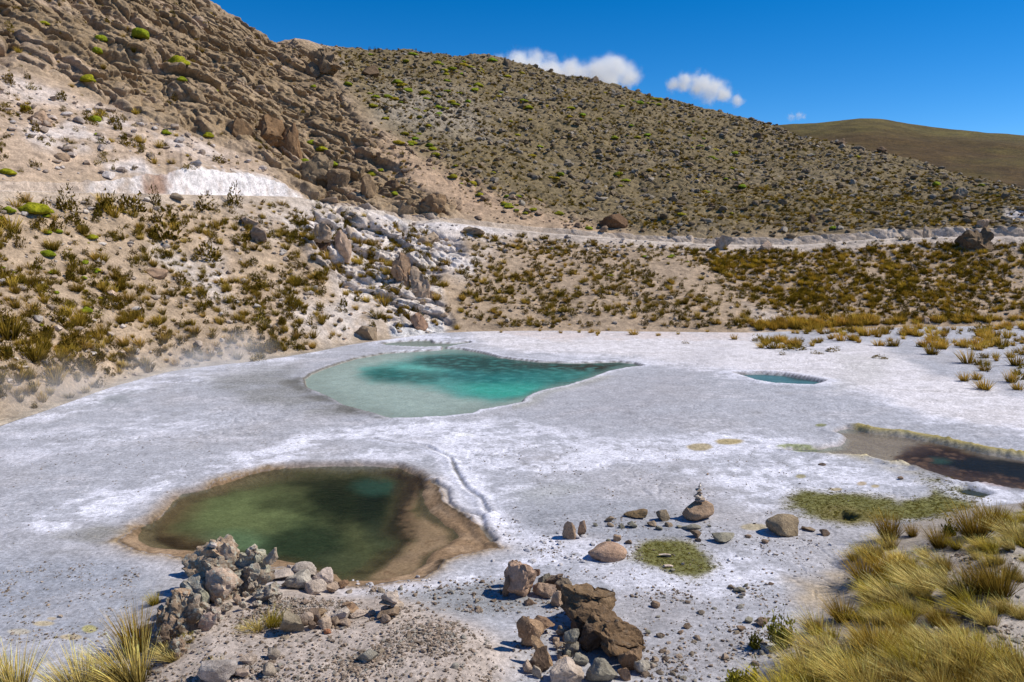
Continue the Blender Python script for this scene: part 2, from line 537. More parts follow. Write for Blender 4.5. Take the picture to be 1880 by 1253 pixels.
Zp += np.where(sd_main > -0.1, carve(sd_main, 0.16, 0.22, 0.16, 1.3), 0)
Zp += np.where(sd_small > -0.1, carve(sd_small, 0.22, 0.2, 0.35, 0.8), 0)
Zp += np.where(sd_right > -0.1, carve(sd_right, 0.14, 0.2, 0.10, 0.6), 0)
Zp += np.where(sd_rim > -0.1, -0.065 * sstep(-0.02, 0.30, sd_rim), 0)
Zp += np.where(sd_dark > -0.3, -0.14 * sstep(-0.25, 0.15, sd_dark) - np.clip((sd_dark - 0.15) * 0.45, 0, 1.4), 0)
Zp += np.where(sd_hole > -0.3, -0.28 * sstep(-0.12, 0.12, sd_hole), 0)
Zp += np.where(sd_vent > -0.3, -0.09 * sstep(-0.10, 0.12, sd_vent), 0)
# raised lips of sinter round the pools
for s, hgt, w in ((sd_main, .02, .16), (sd_small, .03, .2), (sd_right, .04, .16), (sd_rim, .012, .2), (sd_vent, .02, .15)):
    Zp += hgt * np.exp(-((s + w) / w) ** 2)
# crumbly crust along the rims
g1, g2, _h, _a, _b, _c = worley(X / .17, Y / .17, 0 * X + 4.4)
crumb = np.clip(1 - g1 * 1.6, 0, 1) * sstep(-.25, .2, nz1 + .5 * nz2)
Zp += .055 * crumb * np.exp(-((sd_rim + .03) / .13) ** 2) + .04 * crumb * np.exp(-((sd_right + .05) / .15) ** 2) + .03 * crumb * np.exp(-((sd_main + .03) / .1) ** 2)
# broken crust steps
dcr = sdworld(X, Y, [(-9, 8), (9, 8), (9, 40), (-9, 40)], 0)
reg = dcr > 0
d_crack = np.full(X.shape, 99.0); d_step = np.full(X.shape, 99.0)
d_crack[reg] = sdline(X[reg], Y[reg], CRACK_W) + 0.05 * nz1[reg]
d_step[reg] = sdline(X[reg], Y[reg], STEP_W) + 0.05 * nz1[reg]
Zp += -0.035 * np.exp(-(d_crack / 0.05) ** 2) + 0.02 * np.exp(-((d_crack - 0.12) / 0.08) ** 2)
Zp += -0.05 * np.exp(-(d_step / 0.06) ** 2) + 0.02 * np.exp(-((d_step - 0.15) / 0.1) ** 2)
# lip of yellow-green sinter along the far side of the right pool
LIP_W = world_poly([c6(*p) for p in [(1070, 628), (1120, 642), (1300, 660), (1420, 682), (1560, 712), (1700, 742), (1878, 770), (2300, 830)]])
d_lip = np.full(X.shape, 99.0)
rg2 = (X > 3) & (Y > 10) & (Y < 36)
d_lip[rg2] = sdline(X[rg2], Y[rg2], LIP_W) + 0.10 * nz1[rg2]
Zp += (0.04 + 0.03 * nz1 + .05 * crumb) * np.exp(-(d_lip / 0.2) ** 2)
# bumpy yellowish margin on the near side
BUMP_W = world_poly([c6(*p) for p in [(900, 745), (1000, 760), (1120, 780), (1220, 805), (1290, 830)]])
d_bump = np.full(X.shape, 99.0)
d_bump[rg2] = sdline(X[rg2], Y[rg2], BUMP_W)
f1, f2, hh, a_, b_, c_ = worley(X / 0.28, Y / 0.28, 0 * X + 1.1)
Zp += 0.10 * np.exp(-(d_bump / 0.28) ** 2) * np.clip(1 - f1 * 1.5, 0, 1)
# grassy bank on the right, gravel ledge in the middle
sd_bank = sdworld(X, Y, BANK_W, 3); sd_ledge = sdworld(X, Y, LEDGE_W, 3)
Zp += np.where(sd_bank > -1, 0.26 * np.clip(sd_bank, 0, 4.5) + 0.05 * sstep(-.2, .3, sd_bank) + 0.14 * sstep(0, 1, sd_bank) * fbm(X, Y, 0 * X, 1.6, 3, .5, 2.2), 0)
Zp += np.where(sd_ledge > -1, 0.24 * sstep(-0.5, 0.8, sd_ledge + 0.3 * nz2) + 0.07 * sstep(0, .5, sd_ledge) * nz1, 0)
Zp += 0.55 * np.clip(9.0 - Rp, 0, 9)
# left-hand shoulder falls away toward the slope
Zp += -0.25 * sstep(1.2, 0.0, R_E[None, :] - Rp) * sstep(-0.1, -0.35, TH)[None, :]
PXp, PYp, Dp = project(X, Y, Zp)

# colours of the pan
warp = (fbm(X, Y, 0 * X, 2.2, 5, 0.6, 1.3)) * 55 + nz1 * 14
streak = fbm(X * 0.55 + Y * 0.25, Y * 1.3 - X * 0.35, 0 * X, 1.9, 5, 0.62, 4.4)
fine = fbm(X, Y, 0 * X, 0.35, 4, 0.65, 6.6)
C = np.empty(X.shape + (3,), f32)
GREY = np.array([.43, .435, .48]); WHITE = np.array([.75, .75, .84]); TAN = np.array([.47, .40, .34])


def paint(mask, col):
    global C
    C = C + np.asarray(mask, f32)[..., None] * (np.asarray(col, f32) - C)


C[:] = GREY
paint(sstep(-0.1, 0.5, fbm(X, Y, 0 * X, 5.5, 4, 0.55, 7.7)) * 0.55, (.44, .41, .41))
paint(sstep(0.02, 0.30, streak + .35 * fine) * 0.6, (.56, .545, .585))
paint(sstep(0.1, 0.45, fbm(X, Y, 0 * X, 1.1, 5, .65, 12.0)) * .45, (.24, .235, .235))
wst = sstep(-0.20, 0.10, streak + 0.55 * fine + .15 * nz1)
W = [([(45, 962), (100, 930), (250, 890), (380, 850), (480, 820), (620, 790), (740, 772), (900, 768), (900, 792), (760, 800), (600, 815), (480, 850), (380, 882), (300, 902), (200, 960), (90, 990)], 18, .95),
     ([(780, 785), (870, 795), (868, 870), (905, 900), (935, 950), (965, 985), (900, 992), (868, 955), (820, 880), (800, 850)], 14, 1.0),
     ([(700, 775), (1000, 775), (1160, 830), (1080, 872), (980, 905), (930, 930), (870, 860)], 30, .75),
     ([(400, 830), (560, 815), (720, 820), (800, 850), (760, 848), (600, 840), (470, 855)], 16, .7),
     ([(620, 1082), (800, 1062), (900, 1040), (1000, 1008), (1110, 1018), (1010, 1042), (900, 1064), (760, 1098), (640, 1104)], 14, .95),
     ([(840, 606), (1380, 608), (1440, 650), (1600, 632), (1700, 690), (1900, 735), (1900, 800), (1700, 770), (1540, 705), (1330, 690), (1180, 668), (900, 642)], 26, .95),
     ([(-100, 800), (0, 760), (200, 700), (480, 650), (640, 622), (820, 608), (840, 622), (660, 632), (560, 655), (480, 690), (330, 702), (150, 750), (0, 795)], 16, .9),
     ([(1050, 835), (1200, 800), (1420, 786), (1540, 830), (1680, 890), (1600, 905), (1460, 902), (1380, 932), (1300, 870), (1150, 862)], 30, .8),
     ([(1100, 1055), (1400, 1000), (1560, 1010), (1500, 1052), (1380, 1092), (1200, 1092)], 26, .65),
     ([(900, 960), (1080, 985), (1180, 1000), (1100, 1050), (960, 1010)], 22, .6),
     ([(1700, 905), (1900, 900), (1900, 935), (1740, 935), (1780, 918)], 14, .9),
     ([(0, 800), (260, 770), (420, 760), (380, 790), (160, 830), (0, 850)], 26, .45),
     ([(250, 985), (330, 1000), (420, 1010), (300, 1020), (150, 1000)], 10, .8)]
for poly, fe, amt in W:
    paint(pmask(PXp, PYp, poly, fe, warp, 2.2) * amt * (0.12 + 0.88 * wst), WHITE * (0.95 + 0.05 * 1))
paint(pmask(PXp, PYp, [(840, 604), (1390, 606), (1440, 645), (1600, 628), (1720, 690), (1900, 735), (1900, 790), (1700, 762), (1540, 700), (1330, 680), (1180, 660), (900, 638)], 22, warp * .6, 2.2) * .7, (.72, .675, .68))
for poly, fe, amt, col in [
        ([(380, 690), (470, 672), (555, 668), (545, 690), (600, 735), (700, 765), (600, 762), (470, 740), (400, 722)], 26, .75, (.23, .23, .22)),
        ([(520, 700), (552, 690), (570, 712), (640, 746), (700, 768), (640, 757), (570, 728)], 12, .8, (.14, .135, .12)),
        ([(200, 728), (245, 716), (258, 718), (230, 736), (190, 740)], 12, .8, (.18, .20, .20)),
        ([(-50, 1020), (240, 1030), (310, 1090), (200, 1170), (-50, 1160)], 40, .6, (.27, .30, .36)),
        ([(640, 1098), (900, 1066), (1110, 1085), (920, 1142), (700, 1122)], 26, .75, (.26, .27, .28)),
        ([(80, 985), (180, 960), (240, 970), (260, 1000), (180, 1005)], 14, .75, (.25, .24, .21)),
        ([(300, 870), (420, 850), (430, 870), (330, 895)], 20, .4, (.33, .33, .36)),
        ([(930, 900), (1020, 880), (1080, 890), (1020, 930), (950, 925)], 20, .5, (.33, .34, .33)),
        ([(1180, 790), (1240, 785), (1320, 640), (1200, 680), (1060, 720), (1000, 770)], 60, .45, (.36, .35, .38)),
        ([(1540, 650), (1640, 655), (1620, 700), (1540, 715)], 24, .35, (.42, .41, .36)),
        ([(950, 930), (1230, 915), (1300, 960), (1260, 1000), (1100, 990), (960, 975)], 30, .6, (.28, .29, .32)),
        ([(1000, 1100), (1250, 1090), (1380, 1180), (1400, 1260), (1000, 1260)], 40, .55, (.33, .31, .31)),
        ([(900, 606), (1390, 609), (1380, 622), (1000, 624)], 8, .45, (.58, .46, .40))]:
    paint(pmask(PXp, PYp, poly, fe, warp * 0.8, 2.2) * amt * sstep(-.45, .1, streak + .3 * fine), col)
# tan gravel ledge, orange sand, bank soil
paint(sstep(-0.5, 0.3, sd_ledge + 0.3 * nz2) * .9, np.array([.46, .385, .33]))
paint(sstep(-0.3, 0.3, sd_ledge + 0.3 * nz2) * sstep(.1, .4, nz2) * .7, (.55, .47, .44))
paint(pmask(PXp, PYp, [(1440, 1060), (1560, 1040), (1600, 1080), (1540, 1140), (1470, 1110)], 30, warp, 1.5) * .75, (.47, .36, .22))
paint(sstep(-0.3, 0.5, sd_bank + .5 * nz1) * .85, (.34, .29, .24))
# stains round the dark pool
paint(np.exp(-np.clip(-sd_rim, 0, 9) / 0.14) * (sd_rim < 0.0) * .9, (.38, .255, .12))
rim_in = sstep(-0.02, 0.06, sd_rim)
paint(rim_in, (.29, .19, .11))
paint(np.exp(-((sd_rim + .0) / .14) ** 2) * sstep(.1, .5, crumb) * .6, (.14, .10, .06))
paint(rim_in * sstep(-.15, .3, fbm(X, Y, 0 * X, .8, 4, .6, 3.9)) * .8, (.40, .28, .18))
paint(sstep(0, .15, sd_rim) * sstep(.1, .4, nz1) * .4, (.13, .085, .05))
paint(np.exp(-((sd_rim - 0.05) / 0.07) ** 2) * sstep(-.25, .15, nz1 + .5 * fine) * .85, (.075, .052, .03))
paint(sstep(-.3, .0, sd_dark) * .55, (.17, .11, .06))
paint(sstep(.0, .5, sd_dark) * .7, (.10, .09, .045))
paint(pmask(PXp, PYp, [c8(*p) for p in [(300, 230), (440, 235), (470, 300), (440, 350), (400, 330), (380, 430), (450, 540), (400, 560), (350, 400)]], 14, warp * .5, 2) * .8, (.075, .045, .03))
# crack lines and worn steps: pale edge with a dark break
cr = np.minimum(d_crack, d_step)
paint(np.exp(-(cr / 0.05) ** 2) * sstep(-.25, .1, nz2 + .4 * nz1) * .85, (.10, .095, .08))
paint(np.exp(-((cr - .2) / 0.16) ** 2) * .5 * sstep(.05, -.1, sd_rim), WHITE)
# main pool floor: pale silt; white sinter rim on the near side
paint(sstep(-.02, .1, sd_main), (.42, .41, .36))
paint(np.exp(-((sd_main - 0.03) / .06) ** 2) * .85, (.09, .075, .055))
paint(np.exp(-((sd_main + .12) / .12) ** 2) * .8 * (PXp > 720), WHITE)
paint(np.exp(-((sd_main + .35) / .3) ** 2) * .5 * (PXp > 940) * (PYp > 690), (.34, .33, .28))
paint(sstep(-.02, .1, sd_small), (.25, .32, .34))
paint(np.exp(-((sd_small - .05) / .09) ** 2) * .8, (.16, .11, .08))
paint(np.exp(-((sd_small + .2) / .2) ** 2) * .7, WHITE)
# right pool: pinkish silt, rusty mats, yellow-green lip
paint(sstep(-.05, .25, sd_right), (.40, .30, .245))
f1, f2, hh, a_, b_, c_ = worley(X / 0.5 + .3 * nz1, Y / 0.5 + .3 * nz1, 0 * X + 5.2)
mat_m = pmask(PXp, PYp, [c6(*p) for p in [(1280, 740), (1420, 710), (1560, 740), (1700, 800), (1878, 800), (1878, 940), (1580, 905), (1380, 845), (1260, 790)]], 10, warp * .3, 2)
paint(mat_m * .9, (.055, .038, .03))
paint(mat_m * sstep(0.0, 0.22, f2 - f1) * sstep(-.12, .12, fbm(X, Y, 0 * X, 1.5, 3, .55, 2.9)) * .95, (.30, .15, .085))
paint(np.exp(-(d_lip / .22) ** 2) * .95, (.40, .32, .10))
paint(np.exp(-((d_lip) / .15) ** 2) * sstep(0, .3, nz1) * .8, (.12, .12, .03))
paint(np.exp(-(d_bump / .38) ** 2) * sstep(-.4, .2, nz1) * .85, (.56, .46, .24))
for (cx, cy, w, h, col) in [(1285, 821, 24, 7, (.42, .33, .16)), (1338, 811, 28, 6, (.40, .30, .10)), (1582, 888, 10, 4, (.45, .34, .2)), (1607, 893, 8, 3, (.45, .36, .2)), (1535, 899, 12, 3, (.45, .36, .2)),
                             (1458, 819, 34, 4, (.30, .33, .14)), (1480, 826, 26, 4, (.30, .33, .14)), (1507, 781, 11, 3, (.22, .23, .08)), (1470, 875, 10, 4, (.3, .26, .12)), (1385, 968, 25, 7, (.45, .38, .25)),
                             (80, 1145, 22, 5, (.52, .43, .27)), (130, 1170, 20, 5, (.52, .42, .26)), (35, 1160, 22, 6, (.50, .45, .36)), (165, 1155, 14, 7, (.47, .43, .16)), (95, 1136, 9, 3, (.52, .43, .3))]:
    q = ((PXp - cx) / w) ** 2 + ((PYp - cy) / h) ** 2
    paint(sstep(1.3, .5, q + .6 * nz1 + .3 * fine) * .85, col)
# mossy patches
MOSS1 = [(1450, 915), (1470, 905), (1530, 904), (1600, 910), (1650, 922), (1705, 915), (1712, 890), (1680, 870), (1720, 875), (1770, 890), (1800, 915), (1770, 940), (1690, 956), (1620, 962), (1560, 966), (1500, 954), (1462, 932)]
MOSS2 = [(1160, 1005), (1185, 990), (1230, 988), (1280, 1003), (1305, 1025), (1308, 1045), (1280, 1058), (1230, 1052), (1185, 1040), (1163, 1020)]
moss = np.maximum(pmask(PXp, PYp, MOSS1, 24, warp * .8 + 16 * fine, 2), pmask(PXp, PYp, MOSS2, 24, warp * .7 + 16 * fine, 2))
paint(moss * .45, (.40, .33, .16))
paint(moss * sstep(.35, .9, moss + .25 * nz1 + .15 * fine) * .95, (.17, .165, .045))
paint(moss * sstep(.1, .4, nz1) * .6, (.10, .105, .03))
paint(sstep(-.1, .05, sd_hole), (.07, .06, .03))
paint(np.exp(-((sd_hole + .2) / .2) ** 2) * .6, (.20, .16, .06))
paint(sstep(-.02, .06, sd_vent), (.07, .08, .08))
paint(np.exp(-((sd_vent + .25) / .22) ** 2) * .7, WHITE)
C *= (1 + 0.30 * fine[..., None] + 0.18 * nz1[..., None])
C = np.clip(C, .01, .85)

Vp = np.stack([X, Y, Zp], -1).reshape(-1, 3)
pan = put('ground', make_mesh('ground', Vp, grid_faces(nPr, NC), M_PAN, C.reshape(-1, 3), smooth=True),
          label='pale grey and white mineral crust flat around the hot pools', cat='ground', kind='structure')

# ------------------------------------------------------------------ hillside
n_lo, n_rd, n_bk, n_up, n_bd = int(200 * RES), 7, int(18 * RES), int(480 * RES), 22
left = sstep(-0.02, -0.25, TH)
seg = []
r0 = R_E - 0.3; z0 = np.full(NC, -0.06)
t = np.linspace(0, 1, n_lo, endpoint=False)[:, None]
r = r0 + (R_R - r0) * t
z = z0 + (Z_R - z0) * (0.85 * t + 0.15 * t * t) - 0.5 * left * np.exp(-((r - r0 - 1.2) / 0.9) ** 2)
seg.append((r, z, 0 * r))
t = np.linspace(0, 1, n_rd, endpoint=False)[:, None]
r = R_R + 3.2 * t; z = Z_R + 0.05 * t
seg.append((r, z, 1 + 0 * r))
t = np.linspace(0, 1, n_bk, endpoint=False)[:, None]
r = R_R + 3.2 + (0.25 + 0.35 * BH) * t; z = Z_R + 0.05 + BH * sstep(0, 1, t) ** 0.8
seg.append((r, z, 2 + 0 * r))
ru, zu = R_R + 3.45 + 0.35 * BH, Z_R + 0.05 + BH
t = np.linspace(0, 1, n_up)[:, None]
r = ru + (R_S - ru) * t; z = zu + (Z_S - zu) * (0.93 * t + 0.07 * sstep(0, 1, t))
seg.append((r, z, 3 + 0 * r))
t = (np.linspace(0, 1, n_bd + 1)[1:, None]) ** 1.6
r = R_S + 60 * t; z = Z_S - 0.06 * 60 * t - 14 * t * t
seg.append((r, z, 4 + 0 * r))
Rh = np.concatenate([s[0] for s in seg]); Zh = np.concatenate([s[1] for s in seg]); ZN = np.concatenate([s[2] for s in seg])
nHr = Rh.shape[0]
Xh = Rh * np.sin(TH)[None]; Yh = Rh * np.cos(TH)[None]
edge_f = sstep(0.0, 3.0, Rh - r0[None]) * np.where(ZN == 0, sstep(0, 2.5, R_R[None] - Rh), 1) * np.where(ZN == 3, sstep(0, 4, Rh - ru[None]), 1) * ((ZN == 0) | (ZN >= 3))
Zh = Zh + edge_f * (0.8 * fbm(Xh, Yh, 0 * Xh, 11.0, 3, .5, 2.0) * np.where(ZN >= 3, 1.6, 0.8))
PXh, PYh, Dh = project(Xh, Yh, Zh)
# surface normals of the smooth slope
def normals(X, Y, Z):
    du = np.stack([np.gradient(X, axis=1), np.gradient(Y, axis=1), np.gradient(Z, axis=1)], -1)
    dv = np.stack([np.gradient(X, axis=0), np.gradient(Y, axis=0), np.gradient(Z, axis=0)], -1)
    n = np.cross(du, dv)
    n /= np.linalg.norm(n, axis=-1)[..., None] + 1e-12
    n[n[..., 2] < 0] *= -1
    return n
Nh = normals(Xh, Yh, Zh)
wq = 22 * fbm(Xh, Yh, Zh, 5.0, 4, .55, 1.0)
CRAG = [(-400, -900), (300, -500), (372, 0), (440, 35), (560, 88), (600, 105), (640, 190), (700, 270), (770, 335), (830, 385), (760, 398), (690, 385), (600, 378), (545, 335), (500, 300), (430, 262), (330, 235), (230, 200), (130, 150), (0, 112), (-400, 60)]
CLIFF = [(560, 395), (640, 395), (760, 420), (850, 440), (850, 480), (800, 500), (830, 600), (790, 612), (720, 612), (700, 560), (640, 540), (600, 500), (560, 470)]
crag = pmask(PXh, PYh, CRAG, 22, wq)
cliff = pmask(PXh, PYh, CLIFF, 14, wq) * ((ZN == 0))
rubble_m = pmask(PXh, PYh, [(600, 60), (760, 60), (1100, 110), (2200, 380), (2200, 430), (1200, 440), (1000, 400), (840, 370), (720, 270), (640, 170)], 40, wq)
# bedding runs down to the right: stretch the fracture cells along it
ca, sa = math.cos(0.7), math.sin(0.7)
u1 = Xh * ca - Zh * sa; u2 = Xh * sa + Zh * ca; u3 = Yh
act = (crag + cliff + rubble_m) > 0.002
D = np.zeros(Xh.shape, f32); TONE = np.full(Xh.shape, .5, f32)
a1, a2, a3 = u1[act], u2[act], u3[act]
wx = 0.5 * fbm(a1, a2, a3, 2.5, 3, .5, 3.0)
b1, t1 = blocks(a1 * .42 + wx, a2 + wx, a3 * .8, 3.6, 1.5, .7, 0, .16)
b2, t2 = blocks(a1 * .5 + wx, a2, a3 * .9 + 3, 1.4, 1.7, .7, 7.1, .18)
b3, t3 = blocks(a1 * .6, a2, a3 * .9 + 9, 0.5, 1.7, .6, 3.7, .22)
lump = fbm(a1, a2, a3, 9.0, 3, .5, 6.0)
rock_h = (1.15 * b1 + 0.70 * b2 + 0.30 * b3) * (1 - .55 * sstep(.05, .42, fbm(a1, a2, a3, 7.0, 3, .55, 2.9))) + 1.9 * lump + 0.5 * fbm(a1 * .5, a2, a3 * .7, 2.6, 4, .6, 8.8)
clf_h = 0.8 * b1 + 0.6 * b2 + 0.20 * b3 + 1.0 * fbm(a1, a2, a3, 3.0, 4, .6, 4.8)
D[act] = crag[act] * rock_h + cliff[act] * clf_h + rubble_m[act] * (1 - crag[act]) * (0.18 * b2 + 0.10 * b3)
TONE[act] = 0.5 * t1 + 0.3 * t2 + 0.2 * t3
small = fbm(Xh, Yh, Zh, 1.1, 4, .6, 4.0)
D += np.where((ZN == 0) | (ZN >= 3), 0.09 * small * edge_f, np.where(ZN == 2, .06 * small + .15 * sstep(640, 560, PXh) * fbm(Xh * 2.2, Yh * 2.2, Zh * .3, 1.0, 4, .6, 9.4), 0.02 * small))
f1, f2, hh, a_, b_, c_ = worley(Xh / 1.1, Yh / 1.1, Zh / 1.1)

D *= np.where(ZN == 4, sstep(30, 0, Rh - R_S[None]), 1) * sstep(0, 1.0, Rh - r0[None])
# rock faces stand out sideways from the slope, soil undulates along its normal
kr = np.clip(crag + cliff, 0, 1)[..., None] * .95
Dir = Nh * (1 - .62 * kr) + kr * np.stack([-np.sin(TH)[None] + 0 * Xh + .25, -np.cos(TH)[None] + 0 * Xh, 0 * Xh], -1)
Dir /= np.linalg.norm(Dir, axis=-1)[..., None]
Xh = Xh + Dir[..., 0] * D; Yh = Yh + Dir[..., 1] * D; Zh = Zh + Dir[..., 2] * D
PXf, PYf, Df = project(Xh, Yh, Zh)
Nf = normals(Xh, Yh, Zh)

# colours of the slopes
C = np.empty(Xh.shape + (3,), f32)
m1 = fbm(Xh, Yh, Zh, 7.0, 4, .55, 2.5); m2 = fbm(Xh, Yh, Zh, 2.2, 4, .6, 5.0); m3 = fbm(Xh, Yh, Zh, .5, 3, .6, 7.0)
C[:] = (.40, .30, .208)
paint(sstep(-.1, .4, m1) * .5, (.45, .34, .245))
paint(((ZN >= 3) * rubble_m) * .9, (.185, .142, .072))
paint(((ZN >= 3) * rubble_m) * sstep(.0, .4, m1) * .6, (.25, .20, .13))
paint(pmask(PXh, PYh, [(700, 160), (860, 170), (900, 240), (800, 250), (690, 220)], 30, wq) * .45, (.44, .39, .34))
ORANGE = [(590, 230), (640, 215), (760, 280), (900, 350), (1060, 405), (1150, 430), (1000, 420), (860, 395), (760, 350), (700, 320), (620, 290)]
paint(pmask(PXh, PYh, ORANGE, 22, wq) * .9, (.45, .315, .215))
TALUS = [(-300, 100), (0, 112), (130, 155), (230, 205), (330, 238), (440, 270), (540, 335), (480, 330), (330, 300), (200, 330), (0, 345), (-300, 350)]
paint(pmask(PXh, PYh, TALUS, 20, wq) * .8, (.46, .345, .255))
paint(pmask(PXh, PYh, [(-60, 118), (60, 140), (170, 185), (300, 240), (430, 280), (420, 300), (280, 262), (130, 205), (-60, 170)], 16, wq) * sstep(-.4, .3, m2) * .7, (.60, .53, .50))
for poly, fe, amt in [([(130, 210), (190, 205), (200, 270), (120, 280), (90, 250)], 16, .6), ([(20, 225), (90, 235), (110, 290), (60, 270)], 14, .5), ([(190, 300), (260, 290), (300, 325), (200, 330)], 14, .7),
                      ([(170, 108), (215, 110), (210, 145), (180, 140)], 10, .75)]:
    paint(pmask(PXh, PYh, poly, fe, wq) * amt * sstep(-.35, .2, m2), (.68, .63, .62))
rockcol = np.array([.30, .215, .13])
paint(crag, rockcol)
paint(crag * sstep(.4, .8, TONE) * .65, (.36, .265, .17))
paint(crag * sstep(.45, .1, TONE) * .6, (.22, .16, .10))
paint(crag * sstep(.05, .42, m1 + .4 * m2) * .8, (.42, .315, .23))
paint(crag * sstep(.15, .5, m2) * sstep(.5, .75, TONE) * .5, (.27, .25, .20))
paint(cliff * .9, (.54, .45, .385))
paint(cliff * sstep(.4, .7, TONE) * .8, (.66, .59, .54))
paint(cliff * sstep(.35, .1, TONE) * .7, (.38, .27, .195))
# pale mineral patches on the slope by the gully
for poly, fe, amt in [([(430, 380), (560, 370), (700, 395), (900, 425), (900, 470), (860, 520), (800, 480), (700, 450), (560, 440), (480, 430)], 30, .65), ([(280, 440), (400, 500), (420, 560), (340, 520), (280, 480)], 20, .55),
                      ([(520, 540), (660, 560), (700, 610), (600, 632), (540, 600)], 22, .6), ([(590, 500), (700, 500), (720, 600), (640, 590)], 20, .6), ([(800, 440), (870, 450), (870, 500), (830, 500)], 10, .8),
                      ([(1370, 560), (1460, 570), (1470, 600), (1380, 605)], 14, .6), ([(380, 430), (420, 480), (400, 520), (370, 470)], 12, .5)]:
    paint(pmask(PXh, PYh, poly, fe, wq) * amt * sstep(-.45, .15, m2) * (ZN == 0), (.64, .585, .56))
paint(pmask(PXh, PYh, [(715, 590), (770, 596), (815, 585), (820, 618), (720, 622)], 7, wq * .3) * .9, (.62, .61, .62))
# road surface and the bank cut above it
paint((ZN == 1) * .95, (.58, .51, .45))
cut = (ZN == 2) * 1.0
paint(cut * .9, (.46, .37, .30))
wb = fbm(Xh * 1.6, Yh * 1.6, Zh * .5, .9, 4, .65, 3.3)
paint(cut * sstep(285, 320, PXh + 60 * m2) * sstep(560, 515, PXh + 60 * m2) * sstep(-.55, -.02, m2 * .4 + wb * .5 + .16) * .95, (.78, .73, .72))
paint(cut * sstep(285, 320, PXh) * sstep(545, 520, PXh) * sstep(.12, .4, wb) * .55, (.52, .41, .35))
paint((ZN == 3) * np.exp(-((Rh - ru[None]) / .8) ** 2) * sstep(300, 330, PXh) * sstep(545, 500, PXh) * sstep(-.1, .25, m2 + wb) * .8, (.66, .60, .57))
paint(cut * sstep(150, 170, PXh) * sstep(275, 250, PXh) * sstep(-.4, .1, m2) * .8, (.68, .63, .62))
paint(cut * sstep(252, 285, PXh + 50 * m2 + 20 * wb) * sstep(330, 295, PXh + 50 * m2 + 20 * wb) * .7, (.36, .21, .145))
paint(cut * sstep(620, 900, PXh) * .7, (.46, .37, .29))
paint(cut * sstep(700, 1000, PXh) * sstep(-.1, .3, m2) * .7, (.55, .46, .38))
roadshoulder = np.exp(-((Rh - R_R[None] + .5) / .9) ** 2) * (ZN == 0)
paint(roadshoulder * .95 * sstep(450, 600, PXh), (.58, .50, .44))
paint(roadshoulder * .6, (.48, .40, .33))
paint(roadshoulder * sstep(640, 720, PXh) * sstep(960, 880, PXh) * .7, (.64, .60, .60))
paint(pmask(PXh, PYh, [(1845, 385), (1900, 380), (1900, 405), (1850, 402)], 8, wq * .4) * .8, (.62, .58, .58))
foot = sstep(2.2, 0, Rh - r0[None]) * left[None]
paint(foot * .5, (.47, .45, .40))
C *= (1 + .22 * m3[..., None] + .14 * m2[..., None])
C = np.clip(C, .01, .85)
Vh = np.stack([Xh, Yh, Zh], -1).reshape(-1, 3)
hill = put('hillside', make_mesh('hillside', Vh, grid_faces(nHr, NC), M_HILL, C.reshape(-1, 3), smooth=True),
           label='dry rocky hillside with a craggy outcrop and a cut track behind the pools', cat='hillside', kind='structure')

# ------------------------------------------------------------------ distant hill and plain
FAR = [(-1500, 330), (300, 300), (900, 262), (1300, 236), (1440, 229), (1500, 226.5), (1560, 219), (1595, 216), (1640, 222), (1700, 232), (1780, 241), (1880, 249), (2050, 256), (2500, 290), (3600, 330)]
thf = np.radians(np.arange(-55, 60.1, .2)); nf = len(thf)
px_ = np.linspace(-1500, 3600, 600); py_ = np.interp(px_, [p[0] for p in FAR], [p[1] for p in FAR])
py_ = np.convolve(np.pad(py_, 3, 'edge'), np.ones(7) / 7, 'valid')
dx, dy, dz = ray(px_, py_)
el = dz / np.hypot(dx, dy); tf = np.arctan2(dx, dy)
elf = np.interp(thf, tf, el)
rows = np.concatenate([np.linspace(150, 460, 90), np.linspace(480, 900, 20)])[:, None]
tt = (rows - 150) / 310
zs = CAM_Z + elf * 460
zf = np.where(tt <= 1, -3 + (zs + 3) * (tt * .8 + .2 * tt * tt), zs - 18 * (tt - 1) - 30 * (tt - 1) ** 2 - .05 * zs * (tt - 1))
Xf_, Yf_ = rows * np.sin(thf), rows * np.cos(thf)
zf = zf + fbm(Xf_, Yf_, 0 * Xf_, 60, 4, .5, 3) * 4 * sstep(0, .3, tt) * sstep(1.0, .8, np.minimum(tt, 1.0) if False else np.abs(tt - 1) * 0 + np.minimum(tt, .99)) + .5 * fbm(Xf_, Yf_, 0 * Xf_, 12, 3, .6, 5)
Cf = np.empty(Xf_.shape + (3,), f32); Cf[:] = (.094, .057, .019)
C = Cf
FARC = 1
mm = fbm(Xf_, Yf_, 0 * Xf_, 45, 4, .6, 8)
paint(sstep(-.1, .35, mm) * .6, (.105, .085, .02))
paint(sstep(.25, -.3, mm) * .5, (.065, .040, .014))
paint(sstep(.75, 1, tt) * sstep(1.15, 1., tt) * .4, (.17, .15, .045))
put('hill', make_mesh('hill', np.stack([Xf_, Yf_, zf], -1).reshape(-1, 3), grid_faces(len(rows), nf), M_FAR, C.reshape(-1, 3), smooth=True),
    label='brown rounded hill far behind the right end of the ridge', cat='hill', kind='structure')
ang = np.linspace(0, 2 * math.pi, 65)[:-1]
rr = np.array([0.001, 60, 200, 800, 3000, 9000])
Vg = np.stack([rr[:, None] * np.sin(ang), rr[:, None] * np.cos(ang), np.full((6, 64), -3.2)], -1).reshape(-1, 3)
Fg = []
for i in range(5):
    for j in range(64):
        Fg.append((i * 64 + j, i * 64 + (j + 1) % 64, (i + 1) * 64 + (j + 1) % 64, (i + 1) * 64 + j))
